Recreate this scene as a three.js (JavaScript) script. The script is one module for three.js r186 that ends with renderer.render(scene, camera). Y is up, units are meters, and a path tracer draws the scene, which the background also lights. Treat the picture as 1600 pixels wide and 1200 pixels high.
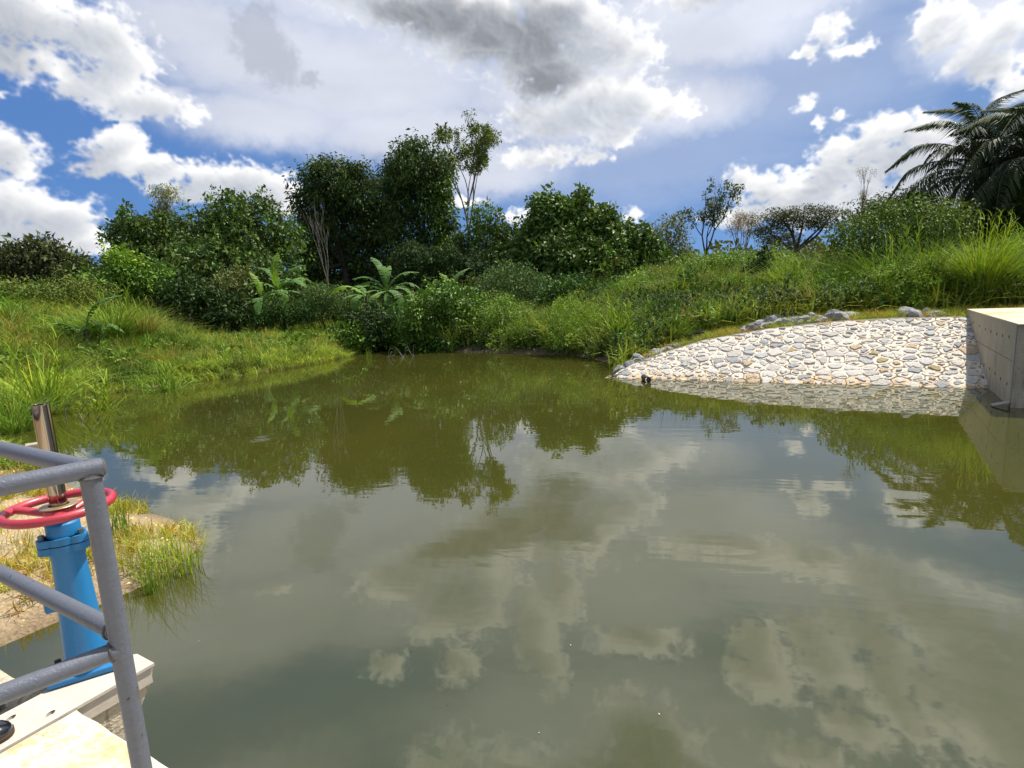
import * as THREE from 'three';
import { mergeGeometries, mergeVertices } from 'three/addons/utils/BufferGeometryUtils.js';
import { RoundedBoxGeometry } from 'three/addons/geometries/RoundedBoxGeometry.js';

// ------------------------------------------------------------------ camera, sun, exposure
const scene = new THREE.Scene();
const camera = new THREE.PerspectiveCamera(70.43, 4 / 3, 0.05, 4000);
const EYE = 2.5;                                   // metres above the water, which lies at y = 0
camera.position.set(0, EYE, 0);
const rad = Math.PI / 180;
camera.rotation.set(-9 * rad, 0, -2.8 * rad, 'YXZ');
scene.add(camera);
const renderer = new THREE.WebGLRenderer({ antialias: true });
renderer.toneMapping = THREE.LinearToneMapping;
renderer.toneMappingExposure = 1.45;
renderer.shadowMap.enabled = true;
const SUN_AZ = 58, SUN_EL = 60;
const polarDir = (az, el) => new THREE.Vector3(Math.sin(az * rad) * Math.cos(el * rad), Math.sin(el * rad), -Math.cos(az * rad) * Math.cos(el * rad));
const sun = new THREE.DirectionalLight(new THREE.Color(1, 0.955, 0.87), 5);
sun.position.copy(polarDir(SUN_AZ, SUN_EL).multiplyScalar(200));
sun.castShadow = true; sun.shadow.mapSize.set(4096, 4096);
Object.assign(sun.shadow.camera, { left: -80, right: 80, top: 80, bottom: -80, near: 1, far: 500 });
scene.add(sun, sun.target);

// ------------------------------------------------------------------ random numbers and noise
const rng = (seed) => () => { seed = (seed + 0x6d2b79f5) | 0; let t = Math.imul(seed ^ (seed >>> 15), 1 | seed); t = (t + Math.imul(t ^ (t >>> 7), 61 | t)) ^ t; return ((t ^ (t >>> 14)) >>> 0) / 4294967296; };
const PERM = new Uint8Array(512), GR = [];
{ const r = rng(7), p = [...Array(256).keys()]; for (let i = 255; i > 0; i--) { const j = Math.floor(r() * (i + 1)); [p[i], p[j]] = [p[j], p[i]]; } for (let i = 0; i < 512; i++) PERM[i] = p[i & 255]; }
const G3 = new Float32Array([1, 1, 0, -1, 1, 0, 1, -1, 0, -1, -1, 0, 1, 0, 1, -1, 0, 1, 1, 0, -1, -1, 0, -1, 0, 1, 1, 0, -1, 1, 0, 1, -1, 0, -1, -1, 1, 1, 0, -1, 1, 0, 0, -1, 1, 0, -1, -1]);
function noise3(x, y, z) {
  const X = Math.floor(x), Y = Math.floor(y), Z = Math.floor(z); x -= X; y -= Y; z -= Z;
  const xi = X & 255, yi = Y & 255, zi = Z & 255, u = x * x * x * (x * (x * 6 - 15) + 10), v = y * y * y * (y * (y * 6 - 15) + 10), w = z * z * z * (z * (z * 6 - 15) + 10);
  const g = (h, a, b, c) => { h = (h & 15) * 3; return G3[h] * a + G3[h + 1] * b + G3[h + 2] * c; };
  const A = PERM[xi] + yi, B = PERM[xi + 1] + yi, AA = PERM[A] + zi, AB = PERM[A + 1] + zi, BA = PERM[B] + zi, BB = PERM[B + 1] + zi;
  const l = (t, a, b) => a + t * (b - a);
  return l(w, l(v, l(u, g(PERM[AA], x, y, z), g(PERM[BA], x - 1, y, z)), l(u, g(PERM[AB], x, y - 1, z), g(PERM[BB], x - 1, y - 1, z))),
    l(v, l(u, g(PERM[AA + 1], x, y, z - 1), g(PERM[BA + 1], x - 1, y, z - 1)), l(u, g(PERM[AB + 1], x, y - 1, z - 1), g(PERM[BB + 1], x - 1, y - 1, z - 1))));
}
function fbm(x, y, z, oct, gain = 0.5) { let s = 0, a = 1, n = 0; for (let i = 0; i < oct; i++) { s += a * noise3(x, y, z); n += a; a *= gain; x = x * 2.03 + 11.3; y = y * 2.03 + 5.7; z = z * 2.03 + 3.1; } return s / n; }
function billow(x, y, z, oct, gain = 0.5) { let s = 0, a = 1, n = 0; for (let i = 0; i < oct; i++) { s += a * (1 - 2.2 * Math.abs(noise3(x, y, z))); n += a; a *= gain; x = x * 2.07 + 11.3; y = y * 2.07 + 5.7; z = z * 2.07 + 3.1; } return s / n; }
const sstep = (a, b, x) => { x = Math.min(1, Math.max(0, (x - a) / (b - a))); return x * x * (3 - 2 * x); };
const lerp = (a, b, t) => a + (b - a) * t;

// ------------------------------------------------------------------ sky: air, cumulus, a high veil. Bearings and heights in degrees: [bearing, height, half width, half height, thickness]
const CUM= [[27,6.3,3,1.2,0.1],[33,6.5,3,1.2,0.15],[23,6.2,2,1,0.05],[38,6.5,2.6,1.6,0.1],[-38.2,21.4,3.1,2.4,0.35],[-39.2,19.1,2.7,1.8,0.5],[-37.4,18.6,1.7,1.3,0.4],[-33.2,21.2,2.2,1.6,0.1],[-32.2,19.7,1.9,1.3,0.1],[-34.4,17.6,2.4,1.3,0.2],[-30.8,16.9,2.7,1,0.15],[-40.3,12.4,1.6,1.2,0.3],[-40,11.3,1.1,0.9,0.3],[-40.1,8.1,3.5,1.9,0.2],[-37.7,7.5,2.8,1.6,0.25],[-41,6.7,2.2,1.3,0.3],[-39.7,5.7,4.6,0.7,0.1],[-36.4,6.1,2.1,0.7,0],[-33.6,12.4,2.7,1.1,0.1],[-32.4,14,0.9,1,0],[-30.8,12,1.8,1,0.1],[-33.5,13.3,1.1,1.1,0],[-35.4,11.9,1.2,0.7,0.1],[-29,12.9,0.7,0.4,0],[-26.2,11.4,2.8,1.4,0.1],[-24.2,11.1,3.1,1.5,0.1],[-21.8,10.6,2.2,1.4,0.1],[-27.6,10.5,3,1,0.1],[-21.4,9.3,1.9,0.7,0],[-8,25.6,3.8,1.4,1],[-4.4,25,4.4,2.3,1],[-0.2,23.9,4.5,2.6,1],[3.5,22.8,3.4,2.9,1],[4.6,20,3.5,1.9,1],[4.8,24.2,3.4,2.8,0.8],[9,23.6,3.3,2.3,0.15],[11.7,21.9,3.1,1.5,0.1],[7.1,21.3,2.9,1.7,0.45],[14.1,21.3,1.3,1,0],[7.9,24.8,2.2,1.4,0.2],[9.5,18,4.1,1.7,0.15],[12.8,17.2,3.2,1.5,0.05],[16.1,16.3,2,0.8,0],[6.3,16.4,4.2,1.3,0.2],[2.6,17.2,2.4,1.1,0.25],[11.2,14.9,2,0.8,0.1],[5.6,13.4,3.1,0.9,0.05],[3,13.3,2.1,0.7,0],[8.7,12.9,1.5,0.5,0],[22.9,9.6,1.1,1.1,0],[24.6,8.4,2.1,1.4,0.05],[26.7,7.6,2.3,1.4,0.1],[28.7,7.9,2,1.3,0.1],[30.2,8.8,1.7,1.6,0.05],[30.8,10.5,1.7,1.4,0.05],[33.1,11.6,1.9,1.3,0.05],[35.5,11.6,1.9,1,0.1],[37,10.9,1.6,1,0.2],[34.7,9.6,2.6,1.3,0.3],[32.5,8.5,2.3,1.1,0.2],[30.3,6.7,4.4,0.9,0.1],[25.2,6.7,3.7,0.7,0.05],[36.5,7.9,2.1,1.1,0.15],[38.9,8.9,2.4,1.4,0.1],[29.8,11.1,0.8,0.4,0],[29.6,19.9,1.1,1,0],[30.7,18.5,1.5,0.6,0],[32.1,18.2,0.9,0.4,0],[28,19.1,0.8,0.4,0],[28.1,15.1,0.9,0.6,0],[30.5,13.8,0.5,0.4,0],[29.1,13.3,0.4,0.5,0],[37,19.4,1.2,1.1,0],[36.5,17.8,1.2,1.1,0.05],[38.3,18,1,0.9,0],[39.2,15.8,1.3,0.9,0],[40.5,14.7,1.4,1.1,0.05],[41.8,13.5,1.3,1.3,0.1],[41.2,17.3,1.4,1.2,0.1],[40,16.9,1.1,0.7,0],[-40,16.3,0.5,0.3,0],[1.6,7.8,1.7,0.7,0],[12.7,7.4,1.1,0.6,0],[-5.6,9.6,2.5,0.4,0]]
const VEIL= [[-27,28,13,4.5],[-10,29,13,5],[9,29,13,6],[26,26,13,4],[38,25.5,9,2.5],[0,34,10,3,0.5],[-34,27,8,4],[24,17,12,5,0.32],[14,12,12,4,0.3],[30,23,9,3,0.35],[-26.9,23,6.3,2.6],[-21,21.5,11.5,4.2],[-13.3,20,14.2,5.5],[-21.6,16.6,8.3,2.6],[-8.3,15.9,11.8,3.3],[-1.5,12.3,7.5,2.9],[7.6,18.5,12.7,5.8],[13.8,23.3,10.7,3.3],[20.6,21.3,9.2,2.8],[24.8,22.4,6.8,1.8],[17.2,16.4,6.7,2.6],[-10.4,25.8,13.6,2.7],[-30.9,17.6,4,1.4],[39.8,17.8,4.4,3.3]]
const SCRAP= [[-21.8,23.4,1.1,1.2],[-21.3,21.7,1.5,1.6],[-20,21.1,1,1.1],[-17.7,20.2,0.6,0.5],[-22.4,20.9,0.6,0.6]]
const CUMR= [[25.5,32.5,2.3,1.7,0],[29,31.1,2.5,1.4,0],[33.9,30,2.8,1.5,0],[36.2,30.6,1.8,1.4,0],[31.9,33.2,3.8,1.7,0],[25.6,35.5,2.5,1.5,0],[36.6,32.9,1.7,1.7,0],[37.3,35,2.1,1,0],[39.3,36.1,1.2,0.6,0],[34.3,37.3,1.8,1,0],[30,40.2,2.8,1,0],[4.7,29.8,1.3,2.9,0],[1.6,33.2,1.6,3.4,0],[2.9,36.5,1.2,2.1,0],[-7.5,35.9,1.8,1.4,0],[-6.9,29.8,4.4,2.9,0.25],[-12.4,27.4,3.7,1.8,0.25],[21.1,24.8,5.1,1.1,0.25],[31.5,25,5.9,1.3,0.25],[13.1,34,3.5,1.1,0.3],[-16,34.8,1.7,1,0],[-26,26.3,1.6,0.4,0],[29.9,25.8,1,0.6,0]]
{
  const W = 4096, H = 1024, per = W / 360;
  const r = rng(21);
  // the same kind of sky all round and overhead
  const extra = [], extraVeil = [];
  for (let i = 0; i < 64; i++) {
    const az = 48 + r() * 264, el = 5 + Math.pow(r(), 1.6) * 62, s = (0.6 + r() * 1.2) * (1 + el / 40), n = 3 + Math.floor(r() * 6), dark = r() < 0.25 ? 0.6 : 0.1 + r() * 0.2;
    for (let k = 0; k < n; k++) extra.push([az + (r() - 0.5) * 7 * s, el + (r() - 0.4) * 2.2 * s, (1.4 + r() * 1.6) * s, (0.9 + r() * 0.7) * s, dark]);
  }
  for (let i = 0; i < 26; i++) {
    const az = -46 + r() * 92, el = 44 + r() * 40, s = 1.3 + r(), dark = r() < 0.25 ? 0.6 : 0.15;
    for (let k = 0; k < 5; k++) extra.push([az + (r() - 0.5) * 9 * s, el + (r() - 0.5) * 4 * s, (1.5 + r() * 1.8) * s, (1 + r()) * s, dark]);
  }
  for (let i = 0; i < 22; i++) extraVeil.push([50 + r() * 260, 15 + r() * 50, 10 + r() * 12, 3 + r() * 5]);
  for (let i = 0; i < 8; i++) extraVeil.push([-40 + r() * 80, 40 + r() * 40, 12 + r() * 10, 4 + r() * 6]);
  const dens = new Float32Array(W * H).fill(-9), dark = new Float32Array(W * H), thick = new Float32Array(W * H), veil = new Float32Array(W * H).fill(-9), scrap = new Float32Array(W * H).fill(-9), relief = new Float32Array(W * H), soft = new Float32Array(W * H), wisp = new Float32Array(W * H);
  const raster = (list, into, grow, mark, usual = 0) => {
    for (const [az, el, ra, re, dk = usual] of list) {
      const cs = Math.max(0.12, Math.cos(el * rad)), rx = ra * grow / cs, ry = re * grow, reach = 1.6;
      const r0 = Math.max(0, Math.floor((el - ry * reach) * per)), r1 = Math.min(H - 1, Math.ceil((el + ry * reach) * per)), c0 = Math.floor((az - rx * reach) * per), c1 = Math.ceil((az + rx * reach) * per);
      for (let y = r0; y <= r1; y++) for (let c = c0; c <= c1; c++) {
        const q = 0.95 / per, dx = (c / per - az + 0.5 * noise3(c * q, y * q, 1.5) + 0.3 * noise3(c * q * 2.7, y * q * 2.7, 7.5)) / rx, dy = (y / per - el + 0.35 * noise3(c * q, y * q, 21.5) + 0.22 * noise3(c * q * 2.7, y * q * 2.7, 27.5)) / ry, f = 1 - Math.sqrt(dx * dx + dy * dy * (dy < 0 ? 1.25 : 1));
        const i = y * W + (((c % W) + W) % W);
        if (f > into[i]) into[i] = into[i] > -0.4 ? Math.max(f, f + 0.25 * (into[i] + 0.4) * 0.5) : f; else if (f > -0.4) into[i] += 0.06 * (f + 0.4);
        if (mark && f > -0.5) mark[i] = Math.max(mark[i], dk * sstep(-0.45, 0.75, f));
      }
    }
  };
  raster([...CUM, ...CUMR, ...extra], dens, 1.1, dark);
  raster([...VEIL, ...extraVeil], veil, 1.25, thick, 0.92);
  raster(SCRAP, scrap, 1.5);
  for (let y = 0; y < H; y++) {
    const el = (y + 0.5) / per, ce = Math.cos(el * rad), sy = Math.sin(el * rad);
    for (let c = 0; c < W; c++) {
      const i = y * W + c; if (dens[i] < -0.6) { dens[i] = -9; continue; }
      const az = (c / per) * rad, x = Math.sin(az) * ce, z = -Math.cos(az) * ce;
      const wx = 0.03 * fbm(x * 14, sy * 18, z * 14 + 9, 3), wz = 0.03 * fbm(x * 14 + 40, sy * 18, z * 14, 3);
      const b = billow(x * 20 + 3 + wx * 20, sy * 25, z * 20 + wz * 20, 7, 0.6), b2 = fbm(x * 9 + 30, sy * 14, z * 9, 5, 0.6);
      soft[i] = dens[i] * 1.1 + 0.75 * fbm(x * 16, sy * 20, z * 16, 2) + 0.5 * b2; relief[i] = billow(x * 20 + 3 + wx * 20, sy * 25, z * 20 + wz * 20, 3, 0.5); wisp[i] = b2;
      dens[i] = dens[i] * 1.1 - 0.12 + 0.85 * (b - 0.1) + 1.2 * b2 + 0.75 * (billow(x * 46, sy * 52, z * 46, 4, 0.6) - 0.1);
    }
  }
  const data = new Float32Array(W * 2 * H * 4), sd = polarDir(SUN_AZ, SUN_EL);
  const at = (c, y) => (y < 0 || y >= H ? 0 : soft[Math.floor(y) * W + (((Math.floor(c) % W) + W) % W)]);
  const STEPS = [0.15, 0.4, 0.75, 1.2, 1.8, 2.6];
  for (let y = 0; y < 2 * H; y++) {
    const el = (y + 0.5 - H) / per;
    for (let c = 0; c < W; c++) {
      const o = (y * W + ((c - W / 4 + W / 2 + W) % W)) * 4; data[o + 3] = 1;   // bearing 0 looks along -z
      if (el <= 0) { data[o] = 0.12; data[o + 1] = 0.15; data[o + 2] = 0.12; continue; }
      let azd = c / per; if (azd > 180) azd -= 360;
      const az = azd * rad, ce = Math.cos(el * rad), sy = Math.sin(el * rad), x = Math.sin(az) * ce, z = -Math.cos(az) * ce, i = (y - H) * W + c;
      const ang = Math.acos(Math.min(1, x * sd.x + sy * sd.y + z * sd.z)) / rad, glow = Math.exp(-((ang / 44) ** 2)), h = Math.exp(-el / 11), near = Math.exp(-((ang / 75) ** 2));
      let R = lerp(0.038, 0.12, h) + 0.16 * glow + 0.12 * near, G = lerp(0.145, 0.31, h) + 0.17 * glow + 0.12 * near, B = lerp(0.46, 0.68, h) + 0.14 * glow + 0.06 * near;
      if (veil[i] > -0.6) {
        const n = fbm(x * 5 + z * 1.5, sy * 13, z * 5 - x, 5, 0.55), st = fbm(x * 10 + 7, sy * 42, z * 10, 4), a = Math.max(thick[i], 0.25) * sstep(-0.3, 0.55, veil[i] + 0.55 * n + 0.22 * st);
        const lum = 1.13 + 0.25 * n + 0.35 * glow;
        R = lerp(R, 0.60 * lum, a); G = lerp(G, 0.625 * lum, a); B = lerp(B, 0.70 * lum, a);
      }
      if (scrap[i] > -0.6) {
        const n = billow(x * 26, sy * 30, z * 26, 5, 0.6), a = 0.5 * sstep(0.0, 0.9, scrap[i] * 1.2 + 0.95 * n);
        R = lerp(R, 0.36, a); G = lerp(G, 0.39, a); B = lerp(B, 0.47, a);
      }
      const d = dens[i];
      if (d > 0) {
        let dx = ((SUN_AZ - azd + 540) % 360 - 180) * ce, dy = SUN_EL - el; const dl = Math.hypot(dx, dy) || 1; dx /= dl; dy /= dl;
        let sum = 0, prev = 0;
        for (const s of STEPS) { sum += Math.max(0, at(c + dx * s * per / Math.max(0.2, ce), y - H + dy * s * per)) * (s - prev); prev = s; }
        const j = Math.max(0, Math.min(H - 1, Math.floor(y - H + dy * 0.35 * per))) * W + ((Math.floor(c + dx * 0.35 * per / Math.max(0.2, ce)) % W) + W) % W;
        const facing = Math.max(-0.5, Math.min(0.5, 0.3 * (relief[i] - relief[j])));              // lumps turned to the sun
        const dk = dark[i] * (0.85 + 0.6 * wisp[i]), T = Math.exp(-sum * (1.0 + 3.4 * Math.max(0, dk))), body = sstep(0.2, 1.2, d), a = sstep(-0.04, 1.0, d) * (0.72 + 0.28 * sstep(0.1, 0.8, d));
        const lit = 0.97 + 0.25 * glow + 0.1 * (1 - body), sh = lerp(0.54, 0.27, sstep(0.15, 1, dk)) * (1 + 0.35 * wisp[i]);
        const t = Math.min(1.06, Math.max(0, T * 1.04 + facing * (0.9 - 0.5 * dark[i]) + 0.10 * relief[i]));
        R = lerp(R, lerp(sh * 0.93, lit, t), a); G = lerp(G, lerp(sh * 1.0, lit * 0.995, t), a); B = lerp(B, lerp(sh * 1.13, lit * 0.985, t), a);
      }
      data[o] = R * 0.74; data[o + 1] = G * 0.74; data[o + 2] = B * 0.74;
    }
  }
  const sky = new THREE.DataTexture(data, W, 2 * H, THREE.RGBAFormat, THREE.FloatType);
  sky.mapping = THREE.EquirectangularReflectionMapping; sky.magFilter = THREE.LinearFilter; sky.needsUpdate = true; sky.name = 'sky';
  scene.background = sky; scene.environment = sky;
}
// ------------------------------------------------------------------ naming helpers
const used = new Map();
const numbered = (name) => { const n = used.get(name) ?? 0; used.set(name, n + 1); return n ? `${name}_${String(n).padStart(3, '0')}` : name; };
function tag(o, label, category, group, kind) { o.userData = { label }; if (category) o.userData.category = category; if (group) o.userData.group = group; if (kind) o.userData.kind = kind; return o; }
function shade(o) { o.castShadow = true; o.receiveShadow = true; return o; }
function thing(name, label, category, pos = [0, 0, 0], turn = 0, group) { const g = new THREE.Group(); g.name = numbered(name); g.position.set(...pos); g.rotation.y = turn; tag(g, label, category, group); scene.add(g); return g; }
function part(name, geo, mat, parent, label) { const m = shade(new THREE.Mesh(geo, mat)); m.name = name; if (label) m.userData.label = label; (parent ?? scene).add(m); return m; }
function struct(name, geo, mat, label) { const m = part(numbered(name), geo, mat, scene); m.userData = { kind: 'structure', label }; return m; }
const V = (x, y, z) => new THREE.Vector3(x, y, z);
// a sight line of the photograph at a horizontal distance from the eye: where things stand
const camM = new THREE.Matrix4().makeRotationFromEuler(camera.rotation);
function spot(px, py, dist) { const d = V((px - 800) / 850, (600 - py) / 850, -1).applyMatrix4(camM); const k = dist / Math.hypot(d.x, d.z); return V(d.x * k, EYE + d.y * k, d.z * k); }

function landing(px, py) { for (let d = 8; d < 80; d += 0.08) { const q = spot(px, py, d); if (q.y < groundY(q.x, q.z)) return q; } return spot(px, py, 25); }   // where a sight line meets the ground
// ------------------------------------------------------------------ textures
function canvasless(W, H, fn, srgb = false) {
  const d = new Uint8Array(W * H * 4), c = [0, 0, 0];
  for (let y = 0; y < H; y++) for (let x = 0; x < W; x++) { fn(x / W, y / H, c); const i = (y * W + x) * 4; for (let k = 0; k < 3; k++) d[i + k] = Math.max(0, Math.min(255, c[k] * 255)); d[i + 3] = 255; }
  const t = new THREE.DataTexture(d, W, H, THREE.RGBAFormat); t.wrapS = t.wrapT = THREE.RepeatWrapping; t.magFilter = THREE.LinearFilter; if (srgb) t.colorSpace = THREE.SRGBColorSpace; t.needsUpdate = true; return t;
}
// noise that tiles over the unit square: a walk round two circles is costly, so four corners are blended
function tileNoise(f, u, v) { const a = f(u, v), b = f(u - 1, v), c = f(u, v - 1), d = f(u - 1, v - 1), s = sstep(0, 1, u), t = sstep(0, 1, v); return lerp(lerp(a, b, s), lerp(c, d, s), t); }
const toS = (l) => (l <= 0.0031308 ? 12.92 * l : 1.055 * Math.pow(l, 1 / 2.4) - 0.055);
const greyTex = (W, f, seed, fq, oct = 5, gain = 0.55) => canvasless(W, W, (u, v, c) => { const n = 0.5 + 0.5 * tileNoise((a, b) => fbm(a * fq, b * fq, seed, oct, gain), u, v) * f; c[0] = c[1] = c[2] = n; });
const T = {};
T.rough = greyTex(512, 1.6, 3, 24); T.fine = greyTex(512, 1.8, 9, 60, 4, 0.7); T.coarse = greyTex(512, 1.7, 5, 6, 7, 0.6);
const rep = (t, a, b = a) => { const k = t.clone(); k.repeat.set(a, b); k.needsUpdate = true; return k; };
// concrete: pale, blotched, with small pits and rust-brown run-off
T.concrete = canvasless(512, 512, (u, v, c) => {
  const n = tileNoise((a, b) => fbm(a * 5, b * 5, 1.5, 6, 0.6), u, v), m = tileNoise((a, b) => fbm(a * 60, b * 60, 4.5, 3, 0.6), u, v), p = tileNoise((a, b) => noise3(a * 130, b * 130, 8.5), u, v);
  const st = tileNoise((a, b) => fbm(a * 46, b * 3, 6.5, 3), u, v); let k = 0.72 + 0.14 * n + 0.08 * m - 0.22 * sstep(0.08, 0.4, st); if (p > 0.5) k *= 0.72;
  c[0] = k * 1.0; c[1] = k * 0.97; c[2] = k * 0.90;
}, true);
T.slabTop = canvasless(512, 512, (u, v, c) => {   // sunlit walkway with ochre mud stains trodden in strokes
  const n = tileNoise((a, b) => fbm(a * 3, b * 3, 2.5, 5, 0.6), u, v), m = tileNoise((a, b) => fbm(a * 30, b * 70, 4.5, 4, 0.65), u, v), p = tileNoise((a, b) => noise3(a * 110, b * 110, 8.5), u, v);
  const s = sstep(-0.12, 0.4, n + 0.6 * m), k = 0.80 + 0.14 * m; let g = p > 0.52 ? 0.75 : 1;
  c[0] = g * k * lerp(1, 0.93, s); c[1] = g * k * lerp(0.97, 0.76, s); c[2] = g * k * lerp(0.9, 0.50, s);
}, true);

// ------------------------------------------------------------------ the lie of the land: pond outline in plan (x, z), ground height
const POND = [[-4.15, -3.75], [-4.05, -4.0], [-3.95, -4.25], [-3.68, -4.42], [-3.55, -4.8], [-3.42, -5.05], [-3.5, -5.75], [-4.4, -6.5], [-5.5, -7.1], [-7.86, -8.75], [-9.82, -10.2], [-13, -12.4], [-13.7, -14.1], [-14.1, -15.75], [-14.1, -16.97], [-13.17, -18.5], [-11.8, -19.9], [-9.7, -22.2], [-8.6, -25], [-8.1, -27.0], [-8.6, -29.6], [-7.4, -31], [-5.5, -30.2], [-3.1, -27], [0.07, -24.8], [2.7, -22.5], [3.7, -18.9], [3.15, -16.1],
  [10.55, -11.94], [9.2, -9.76], [16, -5.5], [20, 2], [16, 9], [9, 4], [-0.2, -0.6], [-1.3, -1.25], [-2.5, -1.6], [-3.2, -2.4], [-4.2, -3.2]];
function pondDistance(x, z) {   // metres from the water's edge, negative in the pond
  let best = 1e9, inside = false;
  for (let i = 0, j = POND.length - 1; i < POND.length; j = i++) {
    const [ax, az] = POND[j], [bx, bz] = POND[i], ex = bx - ax, ez = bz - az, t = Math.max(0, Math.min(1, ((x - ax) * ex + (z - az) * ez) / (ex * ex + ez * ez)));
    best = Math.min(best, (x - ax - ex * t) ** 2 + (z - az - ez * t) ** 2);
    if (az > z !== bz > z && x < (bx - ax) * (z - az) / (bz - az) + ax) inside = !inside;
  }
  return (inside ? -1 : 1) * Math.sqrt(best);
}
// the stone pitching: water line from W0 along U, rising at right angles by 1.35 m in 3.5 m
const W0 = V(10.55, 0, -11.94), U = V(-0.876, 0, -0.483), NRM = V(0.483, 0, -0.876), RISE = 1.35 / 3.5;
const CREST = [[-0.6, 3.5], [1.3, 3.52], [2.9, 3.36], [4.6, 2.95], [6.36, 2.26], [7.4, 1.5], [8.15, 0.8], [8.5, 0.3], [8.6, 0.0]];
const crestAt = (a) => { for (let i = 1; i < CREST.length; i++) if (a <= CREST[i][0]) { const [a0, s0] = CREST[i - 1], [a1, s1] = CREST[i]; return lerp(s0, s1, Math.max(0, (a - a0) / (a1 - a0))); } return 0; };
function groundY(x, z) {
  const d = pondDistance(x, z);
  if (d < 0) return Math.max(-1.1, d * 0.34) - 0.0;
  const az = Math.atan2(x, -z) / rad, hd = Math.hypot(x, z), n = fbm(x * 0.16, z * 0.16, 2, 4) , n2 = fbm(x * 0.9, z * 0.9, 6, 3);
  const leftFar = 0.25 * Math.min(d, 1) + Math.max(0, d - 0.6) * 0.17, left = Math.min(leftFar, 3.4 + (d - 18) * 0.02);
  const mid = 0.3 * Math.min(d, 1) + Math.max(0, d - 1) * 0.045; const midC = Math.min(mid, 1.5);
  const right = 0.25 * Math.min(d, 1) + 1.05 * sstep(0.5, 4, d) + Math.max(0, d - 4) * 0.09, rightC = Math.min(right, 2.6);
  const near = Math.min(0.1 * d + 0.13 * sstep(0.0, 0.5, d), 1.0);
  const wl = sstep(-27, -36, az), wr = sstep(6, 14, az);
  let y = lerp(lerp(midC, left, wl), rightC, wr);
  const wn = sstep(13, 9.5, hd) * sstep(-20, -34, az) + (Math.abs(az) > 75 ? 1 : 0); y = lerp(y, near, Math.min(1, wn));
  y += (n * 0.5 * sstep(2, 14, d) + n2 * 0.06 * sstep(0.1, 1, d)) * (1 - 0.7 * Math.min(1, wn));
  // beside and behind the stone pitching
  const qx = x - W0.x, qz = z - W0.z, a = qx * U.x + qz * U.z, s = qx * NRM.x + qz * NRM.z;
  if (a > -3 && a < 8.9 && s > -0.5) { const cs = crestAt(a), under = s < cs ? s * RISE - 0.35 : cs * RISE - 0.06 + (s - cs) * 0.05 + (s - cs < 1.4 ? 0 : n2 * 0.06); const w = sstep(cs + 5, cs + 1.2, s) * sstep(8.9, 8.5, a) * sstep(-3, -1.5, a); y = lerp(y, s < cs ? under : Math.max(0.03, under), w); }
  // rolling country far away
  if (hd > 90) y = lerp(y, 2.0 + 3 * fbm(x * 0.006, z * 0.006, 1, 3), sstep(90, 200, hd));
  return Math.max(d > 0.05 ? 0.02 : -0.05, y);
}
{
  const N = 420, pos = new Float32Array(N * N * 3), col = new Float32Array(N * N * 3), uv = new Float32Array(N * N * 2), idx = [];
  const warp = (t) => { const s = Math.sinh(t * 5.4) / Math.sinh(5.4); return s * 1500; };
  for (let j = 0; j < N; j++) for (let i = 0; i < N; i++) {
    const x = -5 + warp(i / (N - 1) * 2 - 1), z = -11 + warp(j / (N - 1) * 2 - 1), k = j * N + i, y = groundY(x, z);
    pos.set([x, y, z], k * 3); uv.set([x, z], k * 2);
    const hd = Math.hypot(x, z), az = Math.atan2(x, -z) / rad, n = fbm(x * 0.5, z * 0.5, 3, 4), g = fbm(x * 1.7, z * 1.7, 13, 3);
    // ochre gravel on the near spit, brown mud at the edge, soil under the grass
    const sand = sstep(14, 9, hd + 2 * n) * sstep(-28, -34, az) , pale = az < -37 && hd > 13 && hd < 26 ? sstep(0.1, 0.35, g) * 0.6 : 0, d = pondDistance(x, z), wet = d < 0 ? 1 : sstep(0.3, 0.05, d + 0.15 * g);
    const soil = [0.10 + 0.03 * n, 0.085 + 0.02 * n, 0.035], s = [0.42 + 0.10 * g, 0.325 + 0.08 * g, 0.20 + 0.06 * g], mud = [0.16, 0.105, 0.055];
    for (let c = 0; c < 3; c++) col[k * 3 + c] = lerp(lerp(lerp(soil[c], s[c], Math.max(sand, pale)), mud[c], wet * (d < 0 ? 1 : 0.75)), 0.07 + c * 0.01, 0);
  }
  for (let j = 0; j < N - 1; j++) for (let i = 0; i < N - 1; i++) { const a = j * N + i, b = a + 1, c = a + N, d = c + 1; idx.push(a, c, b, b, c, d); }
  const g = new THREE.BufferGeometry(); g.setAttribute('position', new THREE.BufferAttribute(pos, 3)); g.setAttribute('color', new THREE.BufferAttribute(col, 3)); g.setAttribute('uv', new THREE.BufferAttribute(uv, 2)); g.setIndex(idx); g.computeVertexNormals();
  const grit = canvasless(512, 512, (u, v, c) => { const n = tileNoise((a, b) => fbm(a * 9, b * 9, 31, 4, 0.6), u, v), m = tileNoise((a, b) => noise3(a * 64, b * 64, 33) + 0.6 * noise3(a * 128, b * 128, 35), u, v), k = 0.78 + 0.22 * n + 0.34 * m; c[0] = k; c[1] = k * 0.985; c[2] = k * (0.95 + 0.1 * m); });
  const gb = rep(grit, 0.5), m = new THREE.MeshStandardMaterial({ vertexColors: true, roughness: 0.95, map: rep(grit, 0.5), bumpMap: gb, bumpScale: 0.02 });
  struct('ground', g, m, 'earth banks of the pond, ochre gravel on the near spit');
}
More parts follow.
